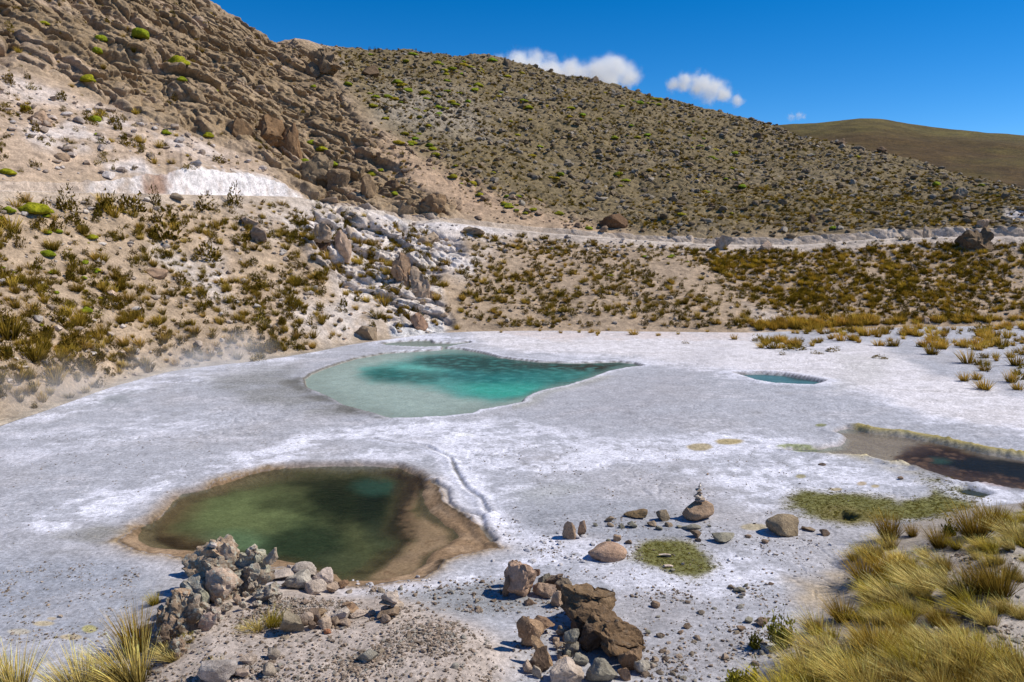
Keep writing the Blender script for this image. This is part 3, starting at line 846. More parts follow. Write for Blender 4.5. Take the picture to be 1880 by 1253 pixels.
put('plain', make_mesh('plain', Vg, np.array(Fg), M_FAR, np.tile((.2, .15, .09), (len(Vg), 1)), smooth=True),
    label='wide dry plain reaching to the horizon beyond the hills', cat='plain', kind='structure')

# ------------------------------------------------------------------ lookups on the finished terrain
class Surf:
    def __init__(s, X, Y, Z, PX, PY, Dp, Nn, ok):
        i = np.where(ok.ravel())[0]
        s.P = np.stack([X.ravel()[i], Y.ravel()[i], Z.ravel()[i]], -1)
        s.px, s.py, s.d = PX.ravel()[i], PY.ravel()[i], Dp.ravel()[i]
        s.n = Nn.reshape(-1, 3)[i]
        a = np.abs(np.linalg.norm(np.cross(np.stack([np.gradient(q, axis=0) for q in (X, Y, Z)], -1), np.stack([np.gradient(q, axis=1) for q in (X, Y, Z)], -1)), axis=-1))
        s.area = a.ravel()[i]

    def at(s, px, py):
        k = np.argmin((s.px - px) ** 2 + (s.py - py) ** 2)
        return s.P[k], s.d[k], s.n[k]


Np = normals(X, Y, Zp)
PAN_OK = (PXp > -400) & (PXp < 2700) & (PYp < 1500) & (Rp > 5)
HILL_OK = (PXf > -400) & (PXf < 2700) & (ZN <= 3) & (PYf > -260) & ((Rh - r0[None]) > .6)
S_PAN = Surf(X, Y, Zp, PXp, PYp, Dp, Np, PAN_OK)
S_HILL = Surf(Xh, Yh, Zh, PXf, PYf, Df, Nf, HILL_OK)
HILL_ZN = None

# ------------------------------------------------------------------ water
def water(name, polyW, z, spacing, colfun, mat, label, grow=0.35):
    P = np.array(polyW)
    xs = np.arange(P[:, 0].min() - grow, P[:, 0].max() + grow, spacing); ys = np.arange(P[:, 1].min() - grow, P[:, 1].max() + grow, spacing)
    GX, GY = np.meshgrid(xs, ys)
    sd = sdpoly(GX, GY, polyW)
    keep = sd > -grow
    GZ = np.full(GX.shape, z)
    px, py, d = project(GX, GY, GZ)
    col, al = colfun(px, py, sd, GX, GY)
    nr, nc = GX.shape
    Fq = grid_faces(nr, nc)
    kv = keep.ravel()
    Fq = Fq[kv[Fq].all(1)]
    used = np.unique(Fq)
    rem = np.full(nr * nc, -1); rem[used] = np.arange(len(used))
    V = np.stack([GX, GY, GZ], -1).reshape(-1, 3)[used]
    me = make_mesh(name, V, rem[Fq], mat, col.reshape(-1, 3)[used], smooth=True, alpha=al.ravel()[used])
    return put(name, me, label=label, cat='water', kind='structure')


def blob(px, py, cx, cy, w, h, wn=0, p=1.0):
    q = np.sqrt(((px - cx) / w) ** 2 + ((py - cy) / h) ** 2) + wn
    return sstep(1.25, .45, q) * p


def lay(col, m, c):
    return col + m[..., None] * (np.array(c) - col)


def main_col(px, py, sd, GX, GY):
    n = fbm(GX, GY, 0 * GX, 1.6, 4, .6, 3.0); n2 = fbm(GX, GY, 0 * GX, .5, 3, .6, 4.0)
    col = np.empty(px.shape + (3,)); col[:] = (.34, .43, .40)
    al = .62 + .25 * sstep(0, 1.5, sd)
    deep = pmask(px, py, [c5(*p) for p in [(430, 740), (600, 720), (720, 680), (900, 665), (1150, 690), (1300, 712), (1760, 715), (1560, 785), (1320, 845), (1240, 890), (1080, 905), (950, 890), (820, 850), (640, 815), (500, 800), (440, 778)]], 18, 16 * n, 1.8).astype(float)
    col = lay(col, deep * .9, (.065, .30, .27)); al = np.maximum(al, deep * .96)
    col = lay(col, deep * blob(px, py, *c5(1150, 840), 90, 22, .3 * n) * .85, (.035, .34, .27))
    col = lay(col, deep * blob(px, py, *c5(720, 750), 75, 11, .3 * n) * .8, (.13, .42, .37))
    for u, v, w, h, a, c in [(1060, 770, 95, 16, .8, (.012, .14, .15)), (900, 700, 75, 12, .95, (.028, .085, .085)), (1060, 715, 95, 11, .9, (.028, .09, .085)), (640, 785, 75, 11, .85, (.035, .13, .12)),  # far-side dark patches: deep vent colour with the hill's reflection painted in
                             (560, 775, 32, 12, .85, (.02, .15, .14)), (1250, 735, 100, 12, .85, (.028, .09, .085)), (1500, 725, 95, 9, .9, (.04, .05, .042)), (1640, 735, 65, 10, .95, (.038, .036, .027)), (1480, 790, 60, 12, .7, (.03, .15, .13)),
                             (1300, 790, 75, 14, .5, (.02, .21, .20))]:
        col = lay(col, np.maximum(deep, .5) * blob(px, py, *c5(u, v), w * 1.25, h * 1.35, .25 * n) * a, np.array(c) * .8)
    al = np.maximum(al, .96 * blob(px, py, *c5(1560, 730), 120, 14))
    col = lay(col, .35 * sstep(-.1, .4, n2) * deep, (.10, .36, .34))
    up = blob(px, py, *c5(760, 615), 95, 9)
    col = lay(col, up * .9, (.22, .25, .22))
    return np.clip(col * (1 + .25 * n2[..., None]), .005, .8), np.clip(al, 0, 1)


def dark_col(px, py, sd, GX, GY):
    n = fbm(GX, GY, 0 * GX, 1.3, 4, .6, 3.0); n2 = fbm(GX, GY, 0 * GX, .45, 4, .6, 4.0)
    col = np.empty(px.shape + (3,)); col[:] = (.115, .095, .045)
    DEEP = [c7(*p) for p in [(780, 520), (830, 430), (900, 360), (1050, 330), (1300, 270), (1500, 235), (1800, 235)]] + [c8(*p) for p in [(120, 230), (300, 245), (365, 270), (360, 330), (310, 380), (310, 440), (290, 520), (330, 560), (300, 610), (220, 680), (130, 720), (60, 755)]] + [c7(*p) for p in [(1690, 740), (1580, 700), (1450, 655), (1250, 640), (1100, 600), (950, 560)]]
    deep = pmask(px, py, DEEP, 20, 34 * n + 12 * n2, 1.6).astype(float)
    al = .28 + .70 * np.clip(deep + .0 * sd, 0, 1)
    al = np.maximum(al, .45 * sstep(.2, .8, sd))
    col = lay(col, pmask(px, py, [c8(*p) for p in [(180, 195), (440, 225), (475, 300), (430, 350), (400, 400), (470, 480), (455, 545), (400, 560), (340, 480), (330, 400), (370, 320), (360, 260)]], 12, 34 * n + 18 * n2, 1.6) * .95, (.040, .022, .015))
    col = lay(col, pmask(px, py, [c8(*p) for p in [(470, 430), (600, 530), (620, 570), (560, 600), (480, 640), (450, 700), (330, 740), (230, 740), (340, 640), (440, 560)]], 12, 16 * n, 1.6) * .95, (.30, .21, .13))
    silt = pmask(px, py, [c8(*p) for p in [(440, 300), (470, 430), (600, 520), (640, 570), (560, 610), (480, 650), (450, 710), (330, 750), (180, 760), (330, 640), (400, 560), (330, 470), (380, 380)]], 14, 16 * n, 1.6).astype(float)
    col = lay(col, silt * sstep(-.25, .25, n2 + n) * .6, (.25, .175, .10)); al = np.maximum(al, .9 * silt)
    col = lay(col, deep * .9, (.060, .072, .030))
    col = lay(col, deep * blob(px, py, 470, 945, 150, 46, .3 * n) * .9, (.125, .155, .062))
    col = lay(col, deep * blob(px, py, 430, 1000, 90, 30, .3 * n) * .7, (.095, .16, .08))
    for cx, cy, w, h, a, c in [(630, 920, 80, 44, .95, (.010, .016, .007)), (560, 1000, 70, 40, .85, (.016, .030, .014)), (620, 880, 120, 16, .8, (.018, .022, .010)), (700, 940, 44, 40, .85, (.009, .015, .008)), (520, 925, 50, 14, .7, (.03, .037, .016)),
                               (690, 893, 40, 16, .85, (.022, .058, .040)), (620, 1035, 50, 22, .5, (.05, .06, .03)), (715, 985, 40, 30, .6, (.040, .050, .026)), (745, 900, 22, 26, .85, (.035, .022, .016)), (735, 965, 20, 34, .7, (.028, .018, .012))]:
        col = lay(col, np.maximum(deep, .5) * blob(px, py, cx, cy, w * 1.2, h * 1.2, .35 * n + .15 * n2) * a, c)
    rim = sstep(.5, .05, sd + .3 * n)
    col = lay(col, rim * .75 * (py < 900), (.075, .042, .02)); col = lay(col, sstep(1.0, .1, sd + .5 * n) * .6 * (px < 420), (.13, .075, .038))
    n3 = fbm(GX, GY, 0 * GX, .18, 4, .65, 8.0)
    col = lay(col, silt * sstep(.1, .35, n3 + .4 * n2) * .7, (.13, .08, .045))
    return np.clip(col * (1 + .45 * n2[..., None] + .25 * n3[..., None]), .003, .8), np.clip(al, 0, 1)


def small_col(px, py, sd, GX, GY):
    n2 = fbm(GX, GY, 0 * GX, .6, 4, .6, 4.0)
    col = np.empty(px.shape + (3,)); col[:] = (.085, .20, .235)
    col = lay(col, sstep(.0, .9, sd) * .7 * sstep(-.2, .2, n2), (.05, .15, .19))
    col = lay(col, blob(px, py, 1480, 694, 36, 7, .3 * n2) * .8, (.045, .07, .08))
    return col, .55 + .4 * sstep(0, .5, sd)


def right_col(px, py, sd, GX, GY):
    n = fbm(GX, GY, 0 * GX, 1.0, 4, .6, 3.0); n2 = fbm(GX, GY, 0 * GX, .35, 4, .6, 4.0)
    col = np.empty(px.shape + (3,)); col[:] = (.30, .22, .185)
    al = .30 + 0 * px
    deep = pmask(px, py, [c6(*p) for p in [(1300, 775), (1400, 745), (1520, 738), (1700, 775), (1878, 795), (2300, 870), (2300, 960), (1878, 915), (1700, 875), (1580, 862), (1480, 830), (1360, 805)]], 12, 16 * n + 8 * n2, 2).astype(float)
    col = lay(col, deep, (.014, .016, .018)); al = np.maximum(al, deep * .94)
    g = deep * blob(px, py, *c6(1440, 795), 34, 8, .3 * n)
    col = lay(col, g * .6, (.04, .085, .065))
    col = lay(col, blob(px, py, *c6(1000, 640), 40, 9, .3 * n) * .8, (.30, .31, .33))
    col = lay(col, blob(px, py, *c6(820, 740), 75, 8) * .8, (.20, .22, .20))
    mats = pmask(px, py, [c6(*p) for p in [(1260, 745), (1420, 705), (1560, 735), (1640, 770), (1560, 790), (1430, 780), (1420, 810), (1560, 835), (1700, 860), (1900, 905), (1900, 945), (1580, 905), (1380, 845), (1250, 795)]], 10, 26 * n + 8 * n2, 2).astype(float)
    g1, g2, _h, _a, _b, _c = worley(GX / .34 + .5 * n, GY / .5 + .5 * n, 0 * GX + 2.2)
    plate = mats * sstep(.02, .16, g2 - g1) * sstep(-.08, .16, n2 + .5 * n)
    col = lay(col, mats * .9, (.035, .022, .018)); al = np.maximum(al, .85 * mats)
    col = lay(col, plate * .9, (.115, .072, .048)); al = np.maximum(al, .95 * plate)
    return np.clip(col * (1 + .3 * n2[..., None]), .003, .8), np.clip(al, 0, 1)


def hole_col(px, py, sd, GX, GY):
    col = np.empty(px.shape + (3,)); col[:] = (.012, .011, .008)
    return col, .9 + 0 * px


def vent_col(px, py, sd, GX, GY):
    col = np.empty(px.shape + (3,)); col[:] = (.05, .065, .065)
    return col, .8 + 0 * px


WM1 = water_mat('turquoise_water', 3.2, 0.05); WM2 = water_mat('green_water', 6.0, 0.02)
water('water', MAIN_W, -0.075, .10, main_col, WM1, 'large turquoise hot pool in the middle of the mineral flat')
water('water', DARK_W, -0.105, .05, dark_col, WM2, 'dark green hot pool with brown rim in the near left')
water('water', SMALL_W, -0.12, .08, small_col, WM1, 'small blue pool to the right of the turquoise one')
water('water', RIGHT_W, -0.075, .07, right_col, WM2, 'rusty brown shallow pool running off the right edge', .2)
water('water', HOLE_W, -0.18, .04, hole_col, WM2, 'tiny dark water hole in the mossy patch', .1)
water('water', VENT_W, -0.055, .04, vent_col, WM2, 'tiny grey pool beside the rusty pool', .1)

# ================================================================== plants
def blades(rs, n, rb, L0, L1, wid, seg, spread, lean, droop, root, tip, jit=.25, gam=.9):
    """a clump of curved tapering blades; returns verts, quads, colours"""
    a = rs.rand(n) * 2 * math.pi
    rad = np.sqrt(rs.rand(n))
    bx, by = rb * rad * np.cos(a), rb * rad * np.sin(a)
    ln = L0 + (L1 - L0) * rs.rand(n)
    tilt = spread * rad * (.5 + .8 * rs.rand(n)) + .08 * rs.randn(n)
    aa = a + .5 * rs.randn(n)
    d = np.stack([np.sin(tilt) * np.cos(aa) + lean[0], np.sin(tilt) * np.sin(aa) + lean[1], np.cos(tilt)], -1)
    d /= np.linalg.norm(d, axis=1)[:, None]
    lw = np.array([lean[0] * 1.0, lean[1], 0]) + np.stack([np.cos(aa), np.sin(aa), 0 * aa], -1) * .45
    dr = lw * droop * (.5 + rs.rand(n))[:, None]; dr[:, 2] -= droop * .45 * (.4 + rs.rand(n))
    s = np.linspace(0, 1, seg + 1)
    p = np.stack([bx, by, 0 * bx - .03], -1)[:, None, :] + ln[:, None, None] * (s[None, :, None] * d[:, None, :] + (s ** 2)[None, :, None] * dr[:, None, :] * .6)
    ph = rs.rand(n) * math.pi
    side = np.stack([np.cos(ph), np.sin(ph), .2 * rs.randn(n)], -1)
    ww = wid * (.6 + .8 * rs.rand(n))[:, None] * (1 - .82 * s ** 1.5)[None, :]
    A = p + side[:, None, :] * ww[..., None] * .5; B = p - side[:, None, :] * ww[..., None] * .5
    V = np.stack([A, B], 2).reshape(-1, 3)
    k = 2 * (seg + 1)
    base = (np.arange(n) * k)[:, None] + (np.arange(seg) * 2)[None, :]
    Fq = np.stack([base, base + 1, base + 3, base + 2], -1).reshape(-1, 4)
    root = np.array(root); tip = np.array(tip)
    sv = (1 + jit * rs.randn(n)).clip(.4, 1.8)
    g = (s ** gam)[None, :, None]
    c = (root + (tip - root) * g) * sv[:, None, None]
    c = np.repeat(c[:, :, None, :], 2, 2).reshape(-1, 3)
    return V, Fq, c.clip(.003, .9)


def leaves(rs, n, R, H, size, c0, c1, up=.6, inner=.35):
    """leafy dome: many small leaf quads spread through an uneven crown"""
    lob = rs.randn(7, 3); lob[:, 2] = np.abs(lob[:, 2]); lob /= np.linalg.norm(lob, axis=1)[:, None]
    amp = .25 + .5 * rs.rand(7)
    d = rs.randn(n, 3); d[:, 2] = np.abs(d[:, 2]) * .9; d /= np.linalg.norm(d, axis=1)[:, None]
    bump = .62 + (np.clip(d @ lob.T, 0, 1) ** 6 * amp).sum(1)
    rr = bump * (inner + (1 - inner) * rs.rand(n) ** .5)
    p = d * rr[:, None] * np.array([R, R, H])
    ax = d * (1 - up) + np.array([0, 0, up]) + .35 * rs.randn(n, 3); ax /= np.linalg.norm(ax, axis=1)[:, None]
    sd = np.cross(ax, rs.randn(n, 3)); sd /= np.linalg.norm(sd, axis=1)[:, None] + 1e-9
    s = size * (.6 + .8 * rs.rand(n))[:, None]
    a = p - sd * s * .28; b = p + sd * s * .28
    c = p + ax * s + sd * s * .10; e = p + ax * s - sd * s * .10
    V = np.stack([a, b, c, e], 1).reshape(-1, 3)
    Fq = np.arange(4 * n).reshape(-1, 4)
    q = rs.rand(n)[:, None]
    col = np.array(c0) + (np.array(c1) - np.array(c0)) * q
    return V, Fq, np.repeat(col, 4, 0).clip(.003, .9)


def stems(rs, n, R, H, wid=.02):
    a = rs.rand(n) * 2 * math.pi
    tip = np.stack([R * .75 * np.cos(a) * rs.rand(n) ** .5, R * .75 * np.sin(a) * rs.rand(n) ** .5, H * (.5 + .4 * rs.rand(n))], -1)
    V, Fq = [], []
    for t_ in tip:
        b = len(V)
        for s in (0, .5, 1):
            c = t_ * s * np.array([1, 1, 1.0]) + np.array([0, 0, -.03 + .05 * s * (1 - s)])
            wv = wid * (1 - .75 * s)
            for k in range(3):
                an = k * 2.094
                V.append(c + np.array([math.cos(an) * wv, math.sin(an) * wv, 0]))
        for s in range(2):
            for k in range(3):
                Fq.append((b + s * 3 + k, b + s * 3 + (k + 1) % 3, b + s * 3 + 3 + (k + 1) % 3, b + s * 3 + 3 + k))
    return np.array(V), np.array(Fq)


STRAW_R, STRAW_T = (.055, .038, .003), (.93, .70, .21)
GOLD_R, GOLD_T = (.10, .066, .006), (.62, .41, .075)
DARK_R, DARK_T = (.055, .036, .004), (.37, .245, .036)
rs = np.random.RandomState(21)
# far tufts and shrubs (low detail), per metre of height
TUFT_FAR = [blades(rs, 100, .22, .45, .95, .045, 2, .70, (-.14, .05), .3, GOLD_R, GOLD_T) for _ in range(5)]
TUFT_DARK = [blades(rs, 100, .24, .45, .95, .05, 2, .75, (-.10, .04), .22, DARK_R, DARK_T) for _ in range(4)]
SHRUB_FAR = [leaves(rs, 260, .40, .68, .115, (.040, .027, .003), (.235, .158, .022), .55) for _ in range(6)]
SHRUB_LOW = [leaves(rs, 170, .45, .5, .11, (.06, .043, .006), (.31, .22, .038), .4) for _ in range(4)]


def as_mesh(name, vfc, mat): return make_mesh(name, vfc[0], vfc[1], mat, vfc[2])
KIND = {'tuft': (TUFT_FAR, M_PLANT), 'darktuft': (TUFT_DARK, M_PLANT), 'shrub': (SHRUB_FAR, M_LEAF), 'low': (SHRUB_LOW, M_LEAF)}
KMESH = {k: [as_mesh('grass_tuft' if 'tuft' in k else 'shrub', v, m) for v in vs] for k, (vs, m) in KIND.items()}


def merged(name, items, mat, label, cat):
    """one object of everything too small and numerous to count: items = (V, F, C, loc, scale3, yaw, tint)"""
    Vs, Fs, Cs = [], [], []; o = 0
    for V, Fq, Cc, loc, sc, yaw, tint in items:
        c, s = math.cos(yaw), math.sin(yaw)
        v = V * np.asarray(sc)
        v = np.stack([v[:, 0] * c - v[:, 1] * s, v[:, 0] * s + v[:, 1] * c, v[:, 2]], -1) + loc
        Vs.append(v); Fs.append(Fq + o); Cs.append(Cc * np.asarray(tint)); o += len(V)
    me = make_mesh(name, np.concatenate(Vs), np.concatenate(Fs), mat, np.concatenate(Cs).clip(.002, .9))
    return put(name, me, label=label, cat=cat, kind='stuff')


def scatter(S, poly, n, clump=.0, cl_scale=4.0, feather=8, zcut=None, seed=0):
    w = pmask(S.px, S.py, poly, feather, None, 1.5).astype(float) * np.minimum(S.area, 2.0)
    if clump > 0:
        c = fbm(S.P[:, 0], S.P[:, 1], S.P[:, 2], cl_scale, 3, .6, 3.0 + seed)
        w = w * (.22 + .78 * sstep(-clump, .2, c)) + 1e-9 * w
    if zcut is not None:
        w = w * zcut
    w /= w.sum()
    i = rng.choice(len(w), size=n, replace=False, p=w)
    return i


PLANTS = []      # (kind, variant, loc, scale3, yaw, tint, apparent size, group, label, cat)
ROAD_ZONE = (ZN.ravel()[np.where(HILL_OK.ravel())[0]])
OFFROAD = ((ROAD_ZONE == 0) | (ROAD_ZONE == 3)).astype(float)
_rd = (Rh - R_R[None] + 0 * Xh).ravel()[np.where(HILL_OK.ravel())[0]]
OFFROAD *= 1 - .93 * ((_rd > -1.0) & (_rd < 4.6))
# keep a few named spots bare (skree, road edge, pale slab)
for poly, amt in [([(300, 380), (450, 380), (520, 470), (420, 560), (330, 520)], .75), ([(800, 440), (868, 445), (868, 500), (828, 500)], .05), ([(60, 120), (330, 230), (500, 310), (430, 330), (200, 215), (60, 160)], .15),
                  ([(560, 540), (700, 560), (700, 610), (600, 622), (540, 600)], .65), ([(1080, 470), (1240, 470), (1330, 540), (1400, 600), (1340, 560), (1200, 520)], .45)]:
    OFFROAD *= 1 - (1 - amt) * pmask(S_HILL.px, S_HILL.py, poly, 14, None, 1.0)

WORDS = {'tuft': ('grass_tuft', 'golden bunch grass tuft', 'grass tuft'), 'darktuft': ('grass_tuft', 'dark olive bunch grass tuft', 'grass tuft'),
         'shrub': ('shrub', 'dark olive bush', 'shrub'), 'low': ('shrub', 'low brownish bush', 'shrub')}


def sow(S, poly, n, mix, h0, h1, where, clump=.3, cl_scale=4.0, tint=(1, 1, 1), feather=8, zc=None, seed=0):
    ids = scatter(S, poly, n, clump, cl_scale, feather, OFFROAD if S is S_HILL else zc, seed)
    ks = list(mix); ps = np.array([mix[k] for k in ks]); ps = ps / ps.sum()
    for i in ids:
        k = ks[rng.choice(len(ks), p=ps)]
        h = (h0 + (h1 - h0) * rng.rand() ** 2.3) * .92
        wdt = h * rng.uniform(.7, 1.05)
        tv = rng.uniform(.75, 1.3)
        tc = np.array(tint) * tv * np.array([1, rng.uniform(.92, 1.08), rng.uniform(.8, 1.2)])
        loc = S.P[i] + np.array([rng.uniform(-.1, .1), rng.uniform(-.1, .1), -.05 * h])
        size = 'large' if h > h0 + .5 * (h1 - h0) else ('middling' if h > h0 + .15 * (h1 - h0) else 'small')
        lab = size + ' ' + WORDS[k][1] + ' ' + where
        yaw = rng.uniform(-.5, .5) if 'tuft' in k else rng.uniform(0, 6.28)
        inframe = -10 < S.px[i] < 1890 and -20 < S.py[i] < 1260
        PLANTS.append((k, rng.randint(len(KIND[k][0])), loc, (wdt, wdt, h), yaw, tc, (h * wdt) ** .5 / S.d[i] * (1 if inframe else 0), lab, lab))


H = S_HILL
sow(H, [(1890, 440), (2700, 430), (2700, 600), (1890, 600)], 900, {'tuft': 2, 'shrub': 5, 'darktuft': 5, 'low': 3}, .25, .62, 'at the right', .45, 3.0)
sow(H, [(1890, 350), (2700, 420), (2700, 428), (1890, 432)], 500, {'low': 4, 'darktuft': 4}, .2, .5, 'at the right', .4, 5.0)
sow(H, [(-400, 380), (-90, 380), (-90, 800), (-400, 900)], 260, {'darktuft': 4, 'shrub': 4, 'tuft': 2}, .25, .75, 'at the left', .3, 3.0)
sow(S_PAN, [(1890, 600), (2700, 600), (2700, 800), (1900, 740)], 160, {'tuft': 4, 'darktuft': 2, 'low': 1}, .35, .8, 'at the right', .2, 3.0)
sow(S_PAN, [(1890, 930), (2500, 905), (2600, 1400), (1890, 1400)], 110, {'tuft': 5, 'darktuft': 2}, .35, .6, 'at the right', .2, 3.0, (1.3, 1.3, 1.5))
sow(H, [(-100, 375), (300, 372), (300, 420), (-100, 430)], 40, {'shrub': 3, 'low': 1, 'tuft': 1}, .5, 1.15, 'just below the track at the far left', .2)
sow(H, [(-110, 430), (300, 420), (310, 660), (0, 735), (-110, 760)], 760, {'darktuft': 4, 'shrub': 4, 'tuft': 2, 'low': 2}, .24, .75, 'on the far left slope', .25, 3.0)
sow(H, [(300, 380), (540, 370), (590, 470), (600, 640), (480, 648), (310, 665)], 760, {'darktuft': 4, 'shrub': 5, 'tuft': 2, 'low': 2}, .24, .72, 'on the slope left of the pale gully', .25, 3.0)
sow(H, [(0, 620), (330, 590), (560, 620), (480, 662), (280, 692), (0, 778)], 190, {'tuft': 3, 'darktuft': 3, 'shrub': 2}, .28, .65, 'by the steam under the left slope', .1, 2.5)
sow(H, [(560, 380), (780, 410), (870, 440), (880, 560), (800, 600), (600, 620)], 380, {'darktuft': 3, 'shrub': 3, 'tuft': 2, 'low': 1}, .3, .85, 'among the pale rocks of the gully', .15, 2.0)
sow(H, [(850, 430), (1080, 440), (1390, 600), (1390, 606), (850, 606)], 1250, {'darktuft': 3, 'shrub': 4, 'low': 3, 'tuft': 2}, .24, .62, 'behind the turquoise pool', .35, 3.0)
sow(H, [(1080, 448), (1270, 455), (1460, 600), (1390, 602)], 300, {'low': 4, 'darktuft': 2, 'shrub': 2, 'tuft': 1}, .22, .55, 'on the pale slope between two scrub belts', .3, 3.0)
sow(H, [(1250, 456), (1460, 460), (1620, 446), (1900, 442), (1900, 600), (1480, 604)], 3000, {'tuft': 4, 'shrub': 5, 'darktuft': 5, 'low': 3}, .25, .62, 'in the dense scrub on the right', .45, 3.0, (1.0, .98, .7))
sow(H, [(-100, 110), (130, 150), (330, 238), (540, 335), (330, 318), (0, 345), (-100, 345)], 170, {'low': 4, 'shrub': 3, 'tuft': 1}, .3, .95, 'on the pale left scree above the track', .35, 3.5)
sow(H, [(-100, -100), (372, 0), (560, 88), (640, 190), (820, 385), (600, 380), (430, 262), (130, 150), (-100, 100)], 260, {'low': 3, 'shrub': 2, 'tuft': 1, 'darktuft': 1}, .25, .75, 'in cracks of the brown crag', .35, 4.0)
sow(H, [(640, 200), (1060, 405), (1150, 435), (860, 400), (700, 330)], 130, {'low': 3, 'shrub': 1, 'tuft': 1}, .2, .6, 'on the orange scree band', .3, 4.0)
RUB = [(590, 84), (720, 92), (900, 104), (1100, 150), (1400, 226), (1900, 350), (1900, 436), (1450, 452), (1200, 446), (1050, 412), (860, 330), (740, 240), (640, 170)]
sow(H, RUB, 9500, {'low': 6, 'shrub': 3, 'darktuft': 4, 'tuft': 2}, .17, .55, 'between the boulders of the stony ridge', .4, 5.0, (.80, .80, .55))
sow(H, [(1150, 380), (1500, 330), (1900, 360), (1900, 434), (1450, 450), (1200, 446)], 2200, {'low': 4, 'darktuft': 4, 'tuft': 2}, .2, .5, 'above the track on the right', .4, 5.0)
P = S_PAN
sow(P, [(1385, 628), (1420, 613), (1560, 606), (1900, 600), (1900, 640), (1740, 642), (1640, 640), (1560, 626), (1480, 640), (1400, 642)], 200, {'tuft': 6, 'darktuft': 2, 'low': 1}, .4, .85, 'in the golden strip on the flat', .1, 3.0, (1.15, 1.1, 1.0), 4)
sow(H, [(1385, 596), (1560, 590), (1900, 584), (1900, 603), (1400, 610)], 140, {'tuft': 6, 'darktuft': 2}, .5, .95, 'behind the golden grass strip', .05, 3.0, (1.15, 1.1, 1.0), 4)
sow(P, [(1680, 640), (1900, 625), (1900, 710), (1850, 700), (1760, 660)], 26, {'tuft': 3, 'darktuft': 2, 'low': 1}, .4, .8, 'on the pale flat at the right edge', 0, 3.0)
sow(P, [(840, 607), (1390, 610), (1390, 618), (1000, 614)], 12, {'tuft': 3}, .25, .45, 'on the far rim of the white flat', 0)
# single plants one can pick out: (kind, px, py, height m, width m, tint, label)
SINGLE = [('tuft', 1440, 616, .0, 0, None, None)][:0] + [
    ('darktuft', 1712, 652, .75, .7, 'dark tuft standing alone in front of the golden strip'), ('tuft', 1777, 668, .95, .85, 'tall golden tuft on the pale flat right of the blue pool'),
    ('tuft', 1772, 700, .55, .5, 'short tuft nearest the blue pool on the right flat'), ('tuft', 1795, 697, .5, .55, 'short tuft close beside the nearest one on the right flat'),
    ('tuft', 1808, 716, .55, .75, 'wide double tuft at the front of the right flat'), ('tuft', 1858, 702, .75, .6, 'upright golden tuft at the right edge of the flat'),
    ('darktuft', 1865, 672, .8, .7, 'dark green tuft at the right edge behind the golden one'), ('tuft', 1868, 716, .45, .5, 'low tuft at the right edge, foremost on the pale flat'),
    ('low', 1525, 646, .45, .75, 'rounded reddish bush on the white flat in front of the golden strip'), ('low', 1500, 650, .3, .6, 'flat brownish bush left of the rounded one on the white flat'),
    ('low', 1608, 657, .35, .6, 'brown mound of bush on the white flat under the strip'), ('low', 1625, 660, .25, .5, 'flat dark bush beside the brown mound'),
    ('low', 1462, 642, .55, 1.4, 'wide grey green bush at the front of the golden strip'), ('low', 1435, 652, .3, .4, 'tiny grey bush in front of the golden strip'),
    ('tuft', 1088, 611, .4, .35, 'small round tuft on the far rim behind the turquoise pool'), ('tuft', 1165, 615, .5, .75, 'pair of round golden tufts on the far rim of the flat'),
    ('tuft', 1350, 624, .45, .5, 'golden tuft alone on the pale flat left of the strip'), ('low', 1258, 631, .22, .5, 'flat dark bush alone on the pale flat behind the pools'),
    ('low', 470, 657, .55, 1.0, 'grey green bush on the shoulder left of the turquoise pool')]
for k, px, py, h, wd, lab in SINGLE:
    p, d, n = S_PAN.at(px, py)
    nm, _, cat = WORDS[k]
    put(nm, KMESH[k][rng.randint(len(KMESH[k]))], p - np.array([0, 0, .03]), (0, 0, rng.uniform(-.4, .4)), (wd * .9, wd * .9, h), lab, cat, None, None, (1.1, 1.05, 1))
SINGLE_H = [('shrub', 118, 385, 1.15, 1.3, 'round dark bush alone below the track, right of the green cushions'), ('shrub', 190, 392, 1.35, 1.7, 'big dark bush below the track, left of a pair'), ('shrub', 245, 390, 1.35, 1.8, 'big dark bush below the track, right of a pair'),
            ('shrub', 132, 412, .9, 1.2, 'brown bush below the round bush at the far left'), ('shrub', 372, 385, 1.0, 1.6, 'wide dark bush under the white bank'), ('shrub', 428, 375, 1.3, 1.2, 'tall bush under the right end of the white bank'),
            ('shrub', 300, 440, 1.5, 2.3, 'broad olive bush in the middle of the left slope'), ('tuft', 840, 605, .5, .6, 'golden tuft at the right foot of the gully'), ('shrub', 385, 478, 1.1, 1.7, 'dark bush under the pale streak on the left slope'),
            ('tuft', 100, 700, .9, 1.3, 'wide golden tuft at the foot of the left slope'), ('darktuft', 28, 700, .7, 1.0, 'dark low tuft at the lower left of the slope'), ('darktuft', 62, 660, 1.0, 1.0, 'dark upright tuft above the wide golden one'),
            ('darktuft', 15, 620, 1.2, 1.4, 'big tuft cut by the left edge of the slope'), ('tuft', 705, 560, 1.0, 1.3, 'golden bush tuft on the scree at the gully foot'), ('shrub', 555, 415, .8, 1.0, 'dark bush left of the cave-like pale block'),
            ('tuft', 282, 300, .6, 1.0, 'golden tuft above the left part of the white bank'), ('shrub', 402, 300, .8, 1.1, 'dark bush just above the white bank'), ('low', 345, 310, .7, .9, 'small bush on the lip of the white bank'),
            ('tuft', 30, 380, .6, .8, 'small brown tuft beside the big green cushion')]
